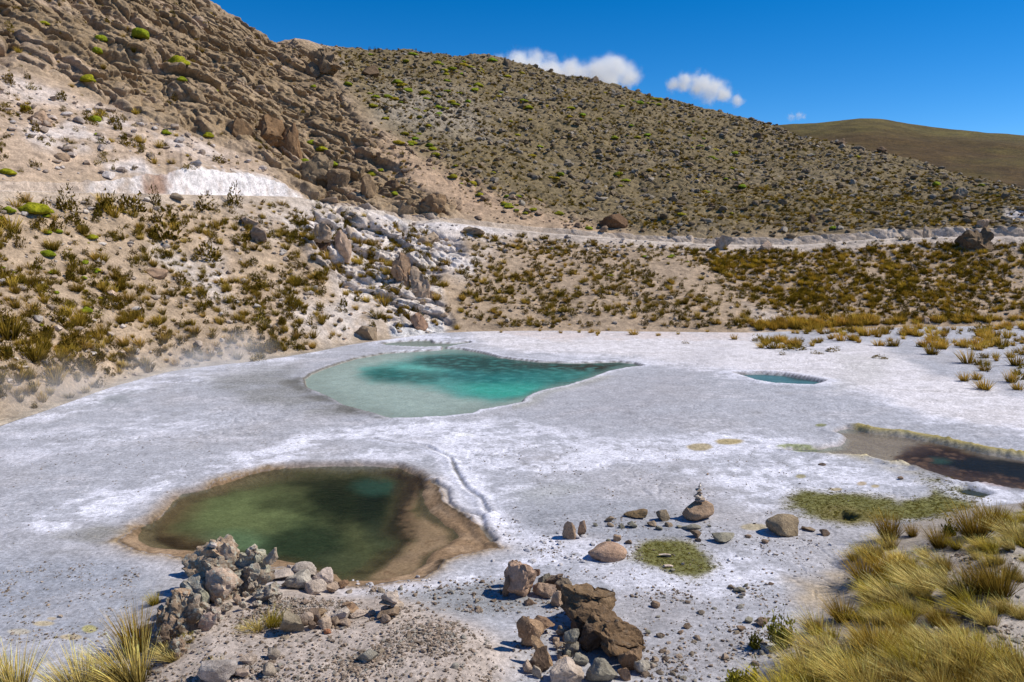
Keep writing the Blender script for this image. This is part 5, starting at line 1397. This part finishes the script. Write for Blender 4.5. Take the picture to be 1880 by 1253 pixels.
# ---- broken brown outcrop at the bottom centre
BR = (.20, .155, .105)
for px, py, w_, h_, c, lab, sd_, bl, rot, lf in [
    (950, 1100, 62, 66, (.42, .33, .28), 'upright pinkish boulder at the head of the broken outcrop', 301, .05, (0, .1, 0), 0), (940, 1052, 20, 22, (.30, .25, .21), 'small cap rock on the upright pinkish boulder', 302, .05, (0, .2, 0), .30), (930, 1098, 18, 44, (.25, .20, .16), 'dark slab leaning on the left of the pinkish boulder', 303, .06, (0, .1, 0), 0),
    (984, 1060, 16, 13, (.24, .18, .15), 'dark round stone behind the pinkish boulder', 304, .02, (0, 0, 0), .1), (1000, 1080, 26, 26, (.24, .25, .23), 'greenish block right of the pinkish boulder', 305, .06, (0, 0, 0), 0), (1018, 1084, 34, 30, (.20, .17, .15), 'dark crumbly rock in the pile right of the pinkish boulder', 306, .14, (0, 0, 0), 0), (1036, 1094, 36, 30, (.23, .21, .18), 'dark rock at the right end of the small pile', 307, .14, (0, 0, 0), 0),
    (1000, 1100, 44, 24, (.32, .26, .22), 'brown rubble block under the small pile', 308, .12, (0, 0, 0), 0), (1022, 1116, 30, 32, (.44, .36, .30), 'light pinkish wedge between pile and ledge', 309, .04, (0, .3, 0), 0), (970, 1112, 18, 12, (.36, .28, .22), 'tan stone in front of the pinkish boulder', 310, .02, (0, 0, 0), 0),
    (1066, 1150, 96, 60, BR, 'upper block of the long brown ledge with lichen on its nose', 311, .16, (0, .35, .0), .08), (1096, 1182, 104, 52, (.185, .14, .095), 'middle block of the long brown ledge', 312, .18, (0, .45, 0), .06), (1128, 1216, 96, 54, (.18, .135, .09), 'lower block of the long brown ledge', 313, .18, (0, .45, 0), .04), (1146, 1235, 48, 46, (.21, .16, .115), 'tail block at the low end of the brown ledge', 314, .15, (0, .4, 0), 0),
    (1075, 1128, 60, 26, (.25, .195, .14), 'smooth top slab along the brown ledge', 315, .05, (0, .5, 0), .22), (1118, 1176, 52, 22, (.23, .175, .125), 'second top slab along the brown ledge', 316, .06, (0, .6, 0), .16),
    (1084, 1200, 50, 46, (.10, .08, .065), 'dark undercut rock below the brown ledge', 317, .12, (0, .2, 0), 0), (1062, 1175, 40, 40, (.13, .10, .08), 'shaded rock at the foot of the brown ledge', 318, .12, (0, .2, 0), 0),  # both rocks coloured extra dark to paint in the shade under the ledge
    (972, 1192, 44, 56, (.38, .29, .21), 'upright tan slab at the left of the broken outcrop', 319, .06, (0, .15, 0), 0), (962, 1178, 26, 44, (.27, .21, .16), 'pitted brown rock behind the upright tan slab', 320, .14, (0, 0, 0), .1), (1000, 1158, 36, 16, (.24, .18, .14), 'dark flat rock behind the upright tan slab', 321, .08, (0, 0, 0), .05),
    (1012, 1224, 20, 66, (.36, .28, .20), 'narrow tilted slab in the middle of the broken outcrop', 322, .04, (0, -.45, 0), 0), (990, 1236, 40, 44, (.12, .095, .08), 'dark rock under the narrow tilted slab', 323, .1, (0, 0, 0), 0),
    (1050, 1186, 26, 26, (.24, .26, .25), 'round grey stone in the rubble of the outcrop', 324, .04, (0, 0, 0), .04), (1052, 1206, 32, 26, (.25, .26, .25), 'larger grey stone in the rubble of the outcrop', 325, .04, (0, 0, 0), 0), (1064, 1222, 34, 20, (.26, .28, .27), 'ribbed grey stone below the rubble', 326, .06, (0, 0, 0), 0), (1042, 1210, 16, 16, (.26, .28, .25), 'greenish pebble beside the larger grey stone', 327, .03, (0, 0, 0), 0),
    (1042, 1262, 66, 40, (.48, .46, .45), 'white topped boulder at the bottom edge of the outcrop', 328, .06, (0, 0, 0), 0), (1104, 1262, 58, 42, (.25, .265, .25), 'grey green boulder at the bottom edge of the outcrop', 329, .05, (0, .2, 0), 0), (970, 1238, 22, 24, (.42, .38, .36), 'pale pointed stone left of the dark rock', 330, .03, (0, 0, 0), 0), (985, 1246, 18, 22, (.36, .35, .33), 'grey stone right of the pale pointed one', 331, .03, (0, 0, 0), 0),
    (1146, 1250, 26, 22, (.35, .27, .21), 'brown stone at the low end of the ledge', 332, .05, (0, 0, 0), 0), (1170, 1240, 30, 30, (.36, .38, .38), 'grey wedge right of the ledge tail', 333, .03, (0, .5, 0), 0), (1101, 1150, 19, 16, (.78, .77, .80), 'bright white stone lying on the brown ledge', 334, .0, (0, 0, 0), .10), (1122, 1160, 22, 18, (.46, .44, .45), 'pale grey stone right of the bright white one', 335, .03, (0, 0, 0), .06),
    (1092, 1152, 12, 10, (.33, .28, .24), 'small brown stone by the bright white one', 336, .02, (0, 0, 0), .08), (1108, 1158, 10, 9, (.5, .46, .44), 'little pale stone under the bright white one', 337, .02, (0, 0, 0), .06)]:
    big = w_ > 24
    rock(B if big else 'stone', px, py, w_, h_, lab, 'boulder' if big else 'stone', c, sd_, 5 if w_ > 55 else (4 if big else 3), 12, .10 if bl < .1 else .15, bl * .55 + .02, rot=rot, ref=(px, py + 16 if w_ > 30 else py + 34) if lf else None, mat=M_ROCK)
g = 'loose rubble stones in the middle of the broken outcrop'
for i in range(34):
    px, py = random.uniform(1000, 1058), random.uniform(1160, 1222)
    if px < 1006 + (py - 1160) * .35: continue
    rock('stone', px, py, random.uniform(8, 17), random.uniform(7, 13), 'small tan stone in the rubble between the slabs of the broken outcrop', 'stone', random.choice([(.38, .31, .24), (.42, .36, .3), (.30, .27, .23)]), 400 + i, 2, 8, .08, group=g, lift=.02)
# loose stones on the near ground: countable ones, then gravel
ST = [rock_geo(600 + i, 2, 9, .09) for i in range(10)]
ST_M = [make_mesh('stone', v, f, M_ROCK, c, sharp=45) for v, f, c in ST]
def on_ground(poly, n):
    w_ = pmask(S_PAN.px, S_PAN.py, poly, 10, None, 1.0).astype(float) * S_PAN.area
    inw = np.maximum.reduce([np.where(sd_ > -.05, 1.0, 0.0).ravel()[np.where(PAN_OK.ravel())[0]] for sd_ in (sd_main, sd_small, sd_dark)])
    w_ *= 1 - inw
    w_ *= .12 + sstep(-.15, .35, fbm(S_PAN.P[:, 0], S_PAN.P[:, 1], 0 * S_PAN.P[:, 0], 1.3, 4, .6, 9.9)) ** 1.5
    return rng.choice(len(w_), n, replace=True, p=w_ / w_.sum())
SC = [([(500, 1130), (760, 1120), (900, 1180), (930, 1250), (480, 1250)], 60, 'stone on the tan gravel ledge', .035, .09), ([(640, 1085), (920, 1060), (930, 1130), (740, 1110)], 34, 'stone on the grey strip behind the gravel ledge', .04, .10),
      ([(1150, 1080), (1400, 1080), (1440, 1200), (1400, 1253), (1180, 1253)], 60, 'stone on the grey ground right of the broken outcrop', .035, .10), ([(900, 960), (1080, 960), (1110, 1040), (900, 1040)], 26, 'pale crust lump between the dark pool and the stones', .04, .12),
      ([(1330, 1000), (1560, 990), (1560, 1060), (1330, 1080)], 22, 'stone on the white ground below the cracked boulder', .03, .07), ([(1780, 1120), (1880, 1080), (1880, 1240), (1800, 1200)], 22, 'stone among grass on the stony right bank', .05, .12),
      ([(0, 1080), (240, 1080), (200, 1170), (0, 1170)], 16, 'stone on the blue grey flat at the near left', .03, .08), ([(640, 1060), (780, 1040), (800, 1070), (650, 1085)], 12, 'white lump on the near shore of the dark pool', .04, .09)]
for poly, n, lab, s0, s1 in SC:
    for i in on_ground(poly, n):
        s = s0 + (s1 - s0) * rng.rand() ** 2
        c = np.array(random.choice([(.33, .26, .20), (.27, .225, .175), (.40, .33, .27), (.30, .285, .25), (.22, .17, .13)])) if 'pale' not in lab and 'white' not in lab else np.array((.58, .57, .6))
        put('stone', ST_M[rng.randint(10)], S_PAN.P[i] - np.array([0, 0, s * .2]), (0, 0, rng.rand() * 6.3), (s * 1.3, s, s * rng.uniform(.5, .9)), lab, 'stone', lab, None, c)
gr = []
PEB = [rock_geo(650 + i, 1, 6, .08) for i in range(6)]
for poly, n, s0, s1 in [([(270, 1190), (500, 1100), (760, 1115), (900, 1170), (930, 1260), (270, 1260)], 9000, .012, .05), ([(640, 1085), (920, 1060), (1100, 1100), (930, 1130), (740, 1110)], 1100, .012, .05), ([(1150, 1080), (1440, 1070), (1480, 1200), (1400, 1260), (930, 1260), (940, 1130)], 2200, .012, .05),
                        ([(900, 960), (1330, 950), (1560, 1000), (1480, 1090), (1000, 1060)], 1200, .012, .04), ([(1560, 1040), (1880, 960), (1880, 1260), (1480, 1260)], 2000, .015, .06), ([(0, 1030), (260, 1040), (220, 1180), (0, 1180)], 700, .012, .04), ([(860, 820), (1700, 820), (1450, 1000), (900, 960)], 900, .012, .04),
                        ([(0, 800), (600, 790), (250, 960), (0, 1040)], 500, .012, .035)]:
    for i in on_ground(poly, n):
        s = s0 + (s1 - s0) * rng.rand() ** 4.5
        k = rng.randint(6)
        c = np.array([(.38, .30, .24), (.25, .20, .155), (.46, .39, .33), (.31, .29, .26), (.20, .155, .12)][rng.randint(5)])
        gr.append((*PEB[k], S_PAN.P[i] + np.array([rng.uniform(-.04, .04), rng.uniform(-.06, .06), -s * .15]), (s * 1.3, s, s * .7), rng.rand() * 6.3, c))
merged('gravel', gr, M_ROCK, 'fine gravel and pebbles strewn over the near ground', 'gravel')

# moss: tiny leaf clumps hugging the ground
mo = []
ML = [leaves(np.random.RandomState(900 + i), 16, .5, .5, .45, (.085, .08, .014), (.29, .245, .05), .5) for i in range(5)]
wm = moss.ravel()[np.where(PAN_OK.ravel())[0]] * S_PAN.area
wm = wm * (sd_hole.ravel()[np.where(PAN_OK.ravel())[0]] < -.06)
for i in rng.choice(len(wm), 8000, replace=True, p=wm / wm.sum()):
    s = rng.uniform(.012, .034)
    q = rng.uniform(.6, 1.3)
    mo.append((*ML[rng.randint(5)], S_PAN.P[i] + np.array([rng.uniform(-.05, .05), rng.uniform(-.1, .1), -.006]), (s * 1.6, s * 1.6, s * .55), rng.rand() * 6.3, (q, q * rng.uniform(.9, 1.05), q)))
merged('moss', mo, M_LEAF, 'olive green moss mats on the white crust', 'moss')

# ---- boulders on the slopes
HB = [(1330, 458, 28, 26, (.60, .56, .55), 'white block lying left on the track edge', 0), (1407, 460, 24, 18, (.54, .48, .46), 'pale block right of the white one on the track edge', 0), (1703, 437, 17, 22, (.46, .44, .43), 'pale upright block at the right end of the track', 0), (1800, 462, 66, 46, (.20, .165, .125), 'big dark tilted boulder below the track on the right', .3),
      (1806, 420, 24, 18, (.46, .41, .38), 'round pale boulder above the big dark one', 0), (1128, 422, 52, 30, (.17, .12, .085), 'big dark boulder at the foot of the ridge above the track', 0), (1767, 362, 22, 18, (.33, .33, .32), 'grey boulder alone on the right part of the ridge', 0), (592, 140, 70, 56, (.25, .22, .18), 'large grey rock on the skyline between crag and ridge', .35), (675, 142, 40, 24, (.19, .155, .12), 'dark boulder right of the large skyline rock', 0),
      (932, 122, 16, 16, (.25, .22, .18), 'dark boulder poking up against the cloud', 0), (1091, 152, 22, 13, (.23, .20, .17), 'flat boulder on the skyline under the cloud', 0), (490, 262, 70, 54, (.26, .19, .125), 'jutting cave rock at the lower edge of the crag', .2), (530, 290, 44, 64, (.29, .21, .14), 'upright rib below the cave rock', .2), (440, 250, 40, 34, (.29, .22, .15), 'block left of the cave rock', 0), (672, 366, 36, 46, (.29, .24, .18), 'standing slab near the track in the middle', .1),
      (580, 330, 60, 50, (.27, .24, .19), 'grey block with bright green cushions', .2), (620, 350, 44, 40, (.27, .23, .18), 'grey block right of the cushions', .1), (790, 390, 60, 34, (.28, .22, .16), 'fractured block at the low tip of the crag', .2), (720, 355, 40, 26, (.26, .2, .14), 'brown block above the low tip of the crag', 0), (1390, 255, 20, 12, (.2, .16, .12), 'dark boulder below the ridge line', 0), (1578, 278, 24, 10, (.26, .25, .23), 'flat grey boulder on the falling ridge line', 0),
      (1545, 268, 26, 14, (.2, .165, .13), 'dark boulder on the falling ridge line', 0), (1620, 280, 20, 12, (.19, .15, .12), 'dark small boulder on the falling ridge line', 0), (1310, 385, 18, 12, (.18, .13, .09), 'dark boulder in the middle of the ridge slope', 0), (1490, 410, 22, 16, (.18, .13, .09), 'dark boulder above the track, right of the middle', 0), (1700, 595, 16, 14, (.42, .37, .34), 'pale block in the dense scrub on the right', 0),
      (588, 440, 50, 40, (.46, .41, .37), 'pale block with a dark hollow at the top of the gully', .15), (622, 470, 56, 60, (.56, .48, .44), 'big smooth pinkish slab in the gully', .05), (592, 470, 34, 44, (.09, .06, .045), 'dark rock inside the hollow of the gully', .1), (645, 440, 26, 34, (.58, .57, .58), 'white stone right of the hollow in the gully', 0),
      (735, 520, 44, 70, (.40, .32, .26), 'brown fractured pillar in the gully', .3), (770, 545, 50, 70, (.48, .43, .39), 'grey lichen pillar at the right of the gully', .2), (780, 450, 60, 30, (.42, .39, .36), 'long grey slab below the track at the gully top', .05),
      (865, 432, 50, 16, (.38, .36, .33), 'flat dark fronted slab on the track edge', .05), (770, 606, 40, 40, (.46, .34, .28), 'reddish spire at the foot of the gully', .15), (670, 624, 44, 26, (.32, .29, .25), 'rounded lichen boulder at the shoreline left of the white fall', .04), (455, 420, 36, 24, (.44, .40, .38), 'pale rock band left of the gully', .15),
      (470, 445, 40, 30, (.40, .36, .34), 'grey rock below the pale band left of the gully', .15), (320, 368, 36, 14, (.34, .32, .29), 'grey slab on the track under the white bank', .05), (200, 542, 26, 10, (.66, .60, .58), 'white slab low on the left slope', 0), (285, 510, 40, 18, (.42, .34, .29), 'sharp pinkish slab on the left slope', 0), (60, 225, 46, 24, (.44, .37, .33), 'pale outcrop block on the left scree', .1), (110, 295, 26, 14, (.40, .34, .29), 'block lower on the left scree', 0)]
for i, (px, py, w_, h_, c, lab, bl) in enumerate(HB):
    k_ = .8 if 540 < px < 860 and 395 < py < 615 else 1
    rock(B, px, py, w_ * k_, h_ * k_, lab, 'boulder', (c[0] * .84, c[1] * .80, c[2] * .74), 500 + i, 4, 8, .12, .05 + bl * .6, S=S_HILL, sink=.3, depth=.8, mat=M_HROCK if False else M_ROCK)
# blue-white fall of sinter at the gully foot is part of the slope's colour; loose rubble follows
RK = [rock_geo(800 + i, 2, 9, .10) for i in range(10)]
RK_M = [make_mesh('boulder', v, f, M_ROCK, c, sharp=40) for v, f, c in RK]
RL = [rock_geo(830 + i, 1, 7, .06) for i in range(10)]
ROCKS = []
def strew(poly, n, s0, s1, cols, lab, clump=.3):
    for i in scatter(S_HILL, poly, n, clump, 5.0, 8, (OFFROAD > 0) * 1.0, 7):
        s = s0 + (s1 - s0) * rng.rand() ** 3.0
        c = np.array(cols[rng.randint(len(cols))]) * rng.uniform(.75, 1.25)
        inframe = -10 < S_HILL.px[i] < 1890 and -20 < S_HILL.py[i] < 1260
        word = 'large' if s > s0 + .45 * (s1 - s0) else 'smaller'
        ROCKS.append((rng.randint(10), S_HILL.P[i] - np.array([0, 0, s * .15]), (s * rng.uniform(.9, 1.6), s, s * rng.uniform(.5, .95)), rng.rand() * 6.3, c, s / S_HILL.d[i] * inframe, word + ' ' + lab))
RCOL = [(.21, .16, .105), (.26, .20, .135), (.16, .12, .075), (.30, .265, .22), (.24, .205, .16)]
strew(RUB, 6500, .12, .66, RCOL, 'boulder in the rubble of the stony ridge', .5)
strew([(-100, -100), (372, 0), (560, 88), (640, 190), (820, 385), (600, 380), (430, 262), (130, 150), (-100, 100)], 260, .15, .7, [(.24, .17, .10), (.28, .20, .12), (.18, .135, .085)], 'loose rock on the brown crag')
strew([(-100, 110), (330, 238), (540, 335), (330, 318), (0, 345)], 260, .12, .6, [(.44, .37, .33), (.36, .29, .24), (.55, .5, .48)], 'rock on the pale scree above the track')
strew([(640, 200), (1060, 405), (1150, 435), (860, 400), (700, 330)], 300, .12, .7, [(.33, .24, .17), (.24, .18, .13)], 'rock on the orange scree band')
strew([(540, 380), (870, 425), (880, 560), (820, 605), (620, 625), (520, 500)], 260, .1, .42, [(.50, .41, .34), (.58, .51, .46), (.38, .29, .22), (.30, .22, .155)], 'pale rock in the gully')
strew([(0, 370), (560, 372), (560, 640), (0, 740)], 420, .08, .36, [(.46, .38, .31), (.38, .30, .23), (.58, .52, .47)], 'pale rock on the left slope')
strew([(860, 425), (1450, 455), (1880, 440), (1880, 600), (860, 605)], 500, .08, .36, [(.40, .33, .26), (.46, .40, .34), (.30, .24, .18)], 'rock among the scrub behind the pools')
strew([(600, 395), (1000, 425), (1250, 448), (1250, 470), (900, 460), (700, 440)], 160, .1, .35, [(.55, .5, .48), (.45, .4, .36)], 'pale rock along the track edge')
ROCKS.sort(key=lambda q: -q[5])
for vi, loc, sc, yaw, c, ap, lab in ROCKS[:170]:
    put('boulder', RK_M[vi], loc, (0, 0, yaw), sc, lab, 'boulder', lab, None, c)
merged('rubble', [(*RL[vi], loc, sc, yaw, c) for vi, loc, sc, yaw, c, ap, lab in ROCKS[170:]], M_ROCK, 'countless stones and boulders littering the slopes', 'rubble')

# ---- bright green cushion plants
def cushion_geo(seed):
    V, Fq = ico(4); V = V.copy(); r = np.random.RandomState(seed)
    c = r.randn(9, 3); c[:, 2] = np.abs(c[:, 2]) * .6; c /= np.linalg.norm(c, axis=1)[:, None]
    q = np.clip(V @ c.T, 0, 1) ** 10
    f = 1 + .35 * (q * (.4 + r.rand(9))).max(1) + .10 * fbm(V[:, 0] + seed, V[:, 1], V[:, 2], .45, 4, .6)
    V = V * f[:, None]
    V[:, 2] = np.where(V[:, 2] < 0, V[:, 2] * .25, V[:, 2])
    V *= .5
    return V, Fq, np.tile((.27, .33, .018), (len(V), 1)) * (.8 + .5 * (f - 1).clip(0, .5))[:, None]
CU = [make_mesh('cushion_plant', *cushion_geo(i)[:2], M_CUSH, cushion_geo(i)[2], smooth=True) for i in range(6)]
CL = [(325, 120, 36, 'large bright cushion below the dark hollow of the crag'), (188, 76, 26, 'tall cushion high on the crag at the left'), (178, 96, 22, 'cushion just below the tall one on the crag'), (80, 44, 16, 'topmost cushion at the left of the crag'), (258, 68, 34, 'dark green cushion cluster right of the tall one'), (335, 148, 16, 'dark cushion under the large bright one'), (160, 148, 26, 'flat cushion at the lower edge of the crag'),
      (395, 168, 10, 'tiny yellow cushion in the middle of the crag'), (575, 160, 10, 'small cushion on the right shoulder of the crag'), (14, 318, 26, 'yellow cushion at the left edge above the track'), (172, 222, 22, 'round cushion on the pale scree'), (305, 246, 16, 'small cushion on the right of the scree'), (385, 252, 18, 'olive cushion at the top of the scree tip'), (48, 200, 16, 'low cushion beside a bush on the scree'), (178, 247, 9, 'tiny cushion below the round one on the scree'),
      (64, 390, 46, 'largest cushion, below the track at the far left'), (86, 398, 14, 'little cushion touching the largest one'), (14, 388, 22, 'cushion left of the largest one'), (4, 403, 14, 'cushion at the left edge below its neighbour'), (88, 428, 15, 'cushion below the largest one, left of two'), (106, 426, 16, 'cushion below the largest one, right of two'), (168, 437, 20, 'round cushion alone under the big bushes'), (90, 468, 24, 'lobed cushion on the left slope'), (155, 484, 14, 'oval cushion above the middle of the left slope'),
      (178, 497, 12, 'oval cushion right of its twin on the left slope'), (130, 503, 9, 'tiny cushion between lobed one and twins'), (154, 512, 12, 'tiny bright cushion below the twins'), (80, 526, 12, 'small cushion lower left on the slope'), (102, 538, 11, 'yellow cushion lower on the left slope'), (160, 572, 20, 'lowest big cushion on the left slope'), (70, 492, 10, 'flat cushion left of the twins'), (565, 245, 10, 'upper cushion on the grey block'), (570, 264, 16, 'cushion on the face of the grey block'),
      (592, 276, 20, 'right cushion on the face of the grey block'), (558, 298, 16, 'lower left cushion of the grey block'), (612, 304, 18, 'lower right cushion of the grey block'), (685, 322, 20, 'bright cushion above the standing slab'), (698, 314, 12, 'little cushion right of the bright one by the slab'), (725, 358, 14, 'cushion on the brown block above the crag tip'), (862, 385, 0, ''), (1720, 340, 16, 'yellow cushion at the right end of the ridge')]
for i, (px, py, w_, lab) in enumerate(CL):
    if not w_: continue
    p, d, n = S_HILL.at(px, py)
    w_ = w_ * d / F
    put('cushion_plant', CU[i % 6], p - np.array([0, 0, .02]), (0, 0, i * 1.3), (w_, w_ * .9, w_ * .75), lab, 'cushion plant', None, None, (1.0, 1.0, 1.0) if i % 3 else (1.25, 1.05, 1))
CR = [([(640, 90), (900, 110), (960, 160), (820, 230), (720, 250), (640, 160)], 50, 'bright cushion plant on the upper left of the stony ridge', 12), ([(700, 250), (760, 240), (1060, 400), (1160, 440), (1000, 420), (820, 330)], 34, 'bright cushion plant along the orange scree band', 12), ([(900, 120), (1400, 240), (1400, 420), (1160, 420), (960, 330)], 56, 'bright cushion plant in the middle of the stony ridge', 10),
      ([(1400, 240), (1880, 350), (1880, 420), (1400, 430)], 10, 'bright cushion plant at the right of the stony ridge', 8), ([(560, 90), (1000, 135), (1320, 210), (1300, 222), (1000, 150), (560, 104)], 14, 'bright cushion plant along the skyline', 11), ([(0, 380), (240, 390), (220, 600), (0, 600)], 14, 'small cushion plant sprinkled on the left slope', 8), ([(1000, 450), (1300, 470), (1280, 540), (1050, 520)], 8, 'small cushion plant on the slope behind the pools', 7)]
for poly, n, lab, wp in CR:
    for i in scatter(S_HILL, poly, n, .2, 8.0, 5, (OFFROAD > 0) * 1.0, 2):
        w_ = wp * rng.uniform(.6, 1.6) * S_HILL.d[i] / F
        put('cushion_plant', CU[rng.randint(6)], S_HILL.P[i] - np.array([0, 0, .02]), (0, 0, rng.rand() * 6), (w_ * 1.05, w_ * .9, w_ * .6), lab, 'cushion plant', lab, None, (rng.uniform(.7, 1.3), rng.uniform(.75, 1.05), 1))

# ================================================================== steam and clouds
def vol_mat(name, blobs, dens, nscale, thr, color, aniso=.2, soft=.9, stretch=(1, 1, 1)):
    """puffs: sum of soft balls (object space) eroded by noise"""
    m, nt, out = new_mat(name)
    tc = N(nt, 'ShaderNodeTexCoord')
    tot = None
    for (bx, by, bz, br) in blobs:
        s = N(nt, 'ShaderNodeVectorMath', operation='SUBTRACT'); s.inputs[1].default_value = (bx, by, bz); L(nt, tc.outputs['Object'], s.inputs[0])
        ln = N(nt, 'ShaderNodeVectorMath', operation='LENGTH'); L(nt, s.outputs[0], ln.inputs[0])
        mr = N(nt, 'ShaderNodeMapRange'); mr.inputs['From Min'].default_value = 0; mr.inputs['From Max'].default_value = br
        mr.inputs['To Min'].default_value = 1; mr.inputs['To Max'].default_value = 0
        L(nt, ln.outputs[1], mr.inputs['Value'])
        if tot is None: tot = mr.outputs[0]
        else:
            a = N(nt, 'ShaderNodeMath', operation='MAXIMUM'); L(nt, tot, a.inputs[0]); L(nt, mr.outputs[0], a.inputs[1]); tot = a.outputs[0]
    mp = N(nt, 'ShaderNodeMapping'); mp.inputs['Scale'].default_value = stretch; L(nt, tc.outputs['Object'], mp.inputs['Vector'])
    nz = noise(nt, mp.outputs[0], nscale, 5, .6)
    a = N(nt, 'ShaderNodeMath', operation='MULTIPLY_ADD'); L(nt, nz, a.inputs[0]); a.inputs[1].default_value = 2.8; a.inputs[2].default_value = -1.4 - thr
    b = N(nt, 'ShaderNodeMath', operation='ADD'); L(nt, a.outputs[0], b.inputs[0]); L(nt, tot, b.inputs[1])
    gate = N(nt, 'ShaderNodeMapRange'); gate.inputs['From Min'].default_value = .08; gate.inputs['From Max'].default_value = .6
    L(nt, tot, gate.inputs['Value'])
    b2 = N(nt, 'ShaderNodeMath', operation='MULTIPLY'); L(nt, b.outputs[0], b2.inputs[0]); L(nt, gate.outputs[0], b2.inputs[1]); b = b2
    c = N(nt, 'ShaderNodeMapRange'); c.inputs['From Min'].default_value = 0; c.inputs['From Max'].default_value = soft
    c.inputs['To Min'].default_value = 0; c.inputs['To Max'].default_value = dens
    L(nt, b.outputs[0], c.inputs['Value'])
    pv = N(nt, 'ShaderNodeVolumePrincipled'); pv.inputs['Color'].default_value = (*color, 1); pv.inputs['Anisotropy'].default_value = aniso
    L(nt, c.outputs[0], pv.inputs['Density']); L(nt, pv.outputs[0], out.inputs['Volume'])
    return m


def vol_obj(name, rx, ry, rz, mat, loc, rz_rot, label, cat, kind=None, scale=1.0):
    V, Fq = ico(3)
    me = make_mesh(name, V * np.array([rx, ry, rz]), Fq, mat, smooth=True)
    return put(name, me, loc, (0, 0, rz_rot), (scale,) * 3, label, cat, None, kind)


def dirpt(px, py, r):
    dx, dy, dz = ray(px, py); t_ = r / math.hypot(dx, dy)
    return np.array([dx * t_, dy * t_, CAM_Z + dz * t_])


def cloud(px0, py0, px1, py1, r, lumps, dens, label, seed):
    """lumps in picture fractions (u, v, radius in width units) -> object units of one cloud-width"""
    a, b = dirpt(px0, (py0 + py1) / 2, r), dirpt(px1, (py0 + py1) / 2, r)
    wd = np.linalg.norm(b - a); ht = (py1 - py0) / (px1 - px0)
    bl = [((u - .5), .10 - .22 * k - (v - .4) * .2, (.5 - v) * ht - .035 * k, q * (1 - .1 * k)) for u, v, q in lumps for k in (0, 1)]
    m = vol_mat('cloud_vapour', bl, dens, 8.0, .34, (1, 1, 1), 0.0, 1.1)
    d = b - a
    vol_obj('cloud', .62, .30, .62 * ht + .05, m, (a + b) / 2, math.atan2(d[1], d[0]), label, 'cloud', None, wd)
cloud(905, 92, 1185, 175, 5000, [(.06, .34, .14), (.16, .28, .17), (.27, .33, .17), (.38, .42, .17), (.49, .52, .17), (.59, .58, .16), (.69, .56, .17), (.77, .44, .16), (.81, .36, .12), (.89, .56, .13), (.74, .70, .14)], .04, 'largest white cloud rising behind the ridge line', 1)
cloud(1215, 128, 1370, 198, 5000, [(.14, .32, .15), (.28, .28, .2), (.45, .36, .25), (.60, .52, .25), (.72, .62, .2), (.90, .82, .14), (.5, .2, .14)], .035, 'second white cloud floating clear right of the ridge cloud', 2)
cloud(1440, 204, 1485, 222, 5200, [(.3, .6, .3), (.6, .5, .32), (.8, .6, .2)], .02, 'tiny faint cloud wisp above the far brown hill', 3)

pa = np.array([*on_plane(-60, 770), 0]); pb = np.array([*on_plane(470, 668), 0])
dd = pb - pa; ln_ = np.linalg.norm(dd)
sb = [(-.42 + .84 * k / 8, .02 * (-1) ** k, .01, .13 + .03 * (k % 3)) for k in range(9)]
ms = vol_mat('steam_vapour', [(x * ln_, y * ln_, z * ln_, q * ln_ * .9) for x, y, z, q in sb], .32, .5, .22, (.99, .99, 1.0), .2, .9, (1, 1, 1.4))
vol_obj('steam', ln_ * .56, 2.6, 2.2, ms, (pa + pb) / 2 + np.array([.3, .5, .25]), math.atan2(dd[1], dd[0]), 'thin white steam drifting along the left edge of the mineral flat', 'steam', 'stuff')

# ------------------------------------------------------------------ sun, sky, camera
SUN = Vector((0.665, 0.04, 0.745)).normalized()
sl = bpy.data.lights.new('sun', 'SUN'); sl.energy = 4.9; sl.angle = math.radians(0.5); sl.color = (1.0, .925, .80)
so = bpy.data.objects.new('sun', sl); COL.objects.link(so)
so.rotation_euler = (-SUN).to_track_quat('-Z', 'Y').to_euler()
w = bpy.data.worlds.new('World'); scene.world = w; w.use_nodes = True
nt = w.node_tree
bg = nt.nodes['Background']
sk = nt.nodes.new('ShaderNodeTexSky'); sk.sky_type = 'NISHITA'; sk.sun_disc = False
sk.sun_elevation = math.asin(SUN.z); sk.sun_rotation = math.atan2(SUN.x, SUN.y)
sk.altitude = 4300; sk.air_density = 1.0; sk.dust_density = .15; sk.ozone_density = 2.0
hs = nt.nodes.new('ShaderNodeHueSaturation'); hs.inputs['Saturation'].default_value = 1.44; hs.inputs['Value'].default_value = 1.2
hs.inputs['Hue'].default_value = .502
nt.links.new(sk.outputs[0], hs.inputs['Color']); nt.links.new(hs.outputs[0], bg.inputs['Color'])
bg.inputs['Strength'].default_value = 0.12

cam = bpy.data.cameras.new('camera'); co = bpy.data.objects.new('camera', cam); COL.objects.link(co)
co.location = (0, 0, CAM_Z); co.rotation_euler = (math.pi / 2 - PITCH, 0, 0)
cam.sensor_fit = 'HORIZONTAL'; cam.sensor_width = 36.0; cam.lens = 36.0 * F / IW
cam.clip_start = .1; cam.clip_end = 30000
scene.camera = co
vs = scene.view_settings
vs.view_transform = 'Standard'; vs.look = 'None'; vs.exposure = 0.0; vs.gamma = 1.0; vs.use_curve_mapping = False
cy = scene.cycles
cy.use_denoising = True
cy.max_bounces = 48; cy.diffuse_bounces = 3; cy.glossy_bounces = 3; cy.transmission_bounces = 4; cy.transparent_max_bounces = 12
cy.volume_bounces = 48
cy.caustics_reflective = False; cy.caustics_refractive = False
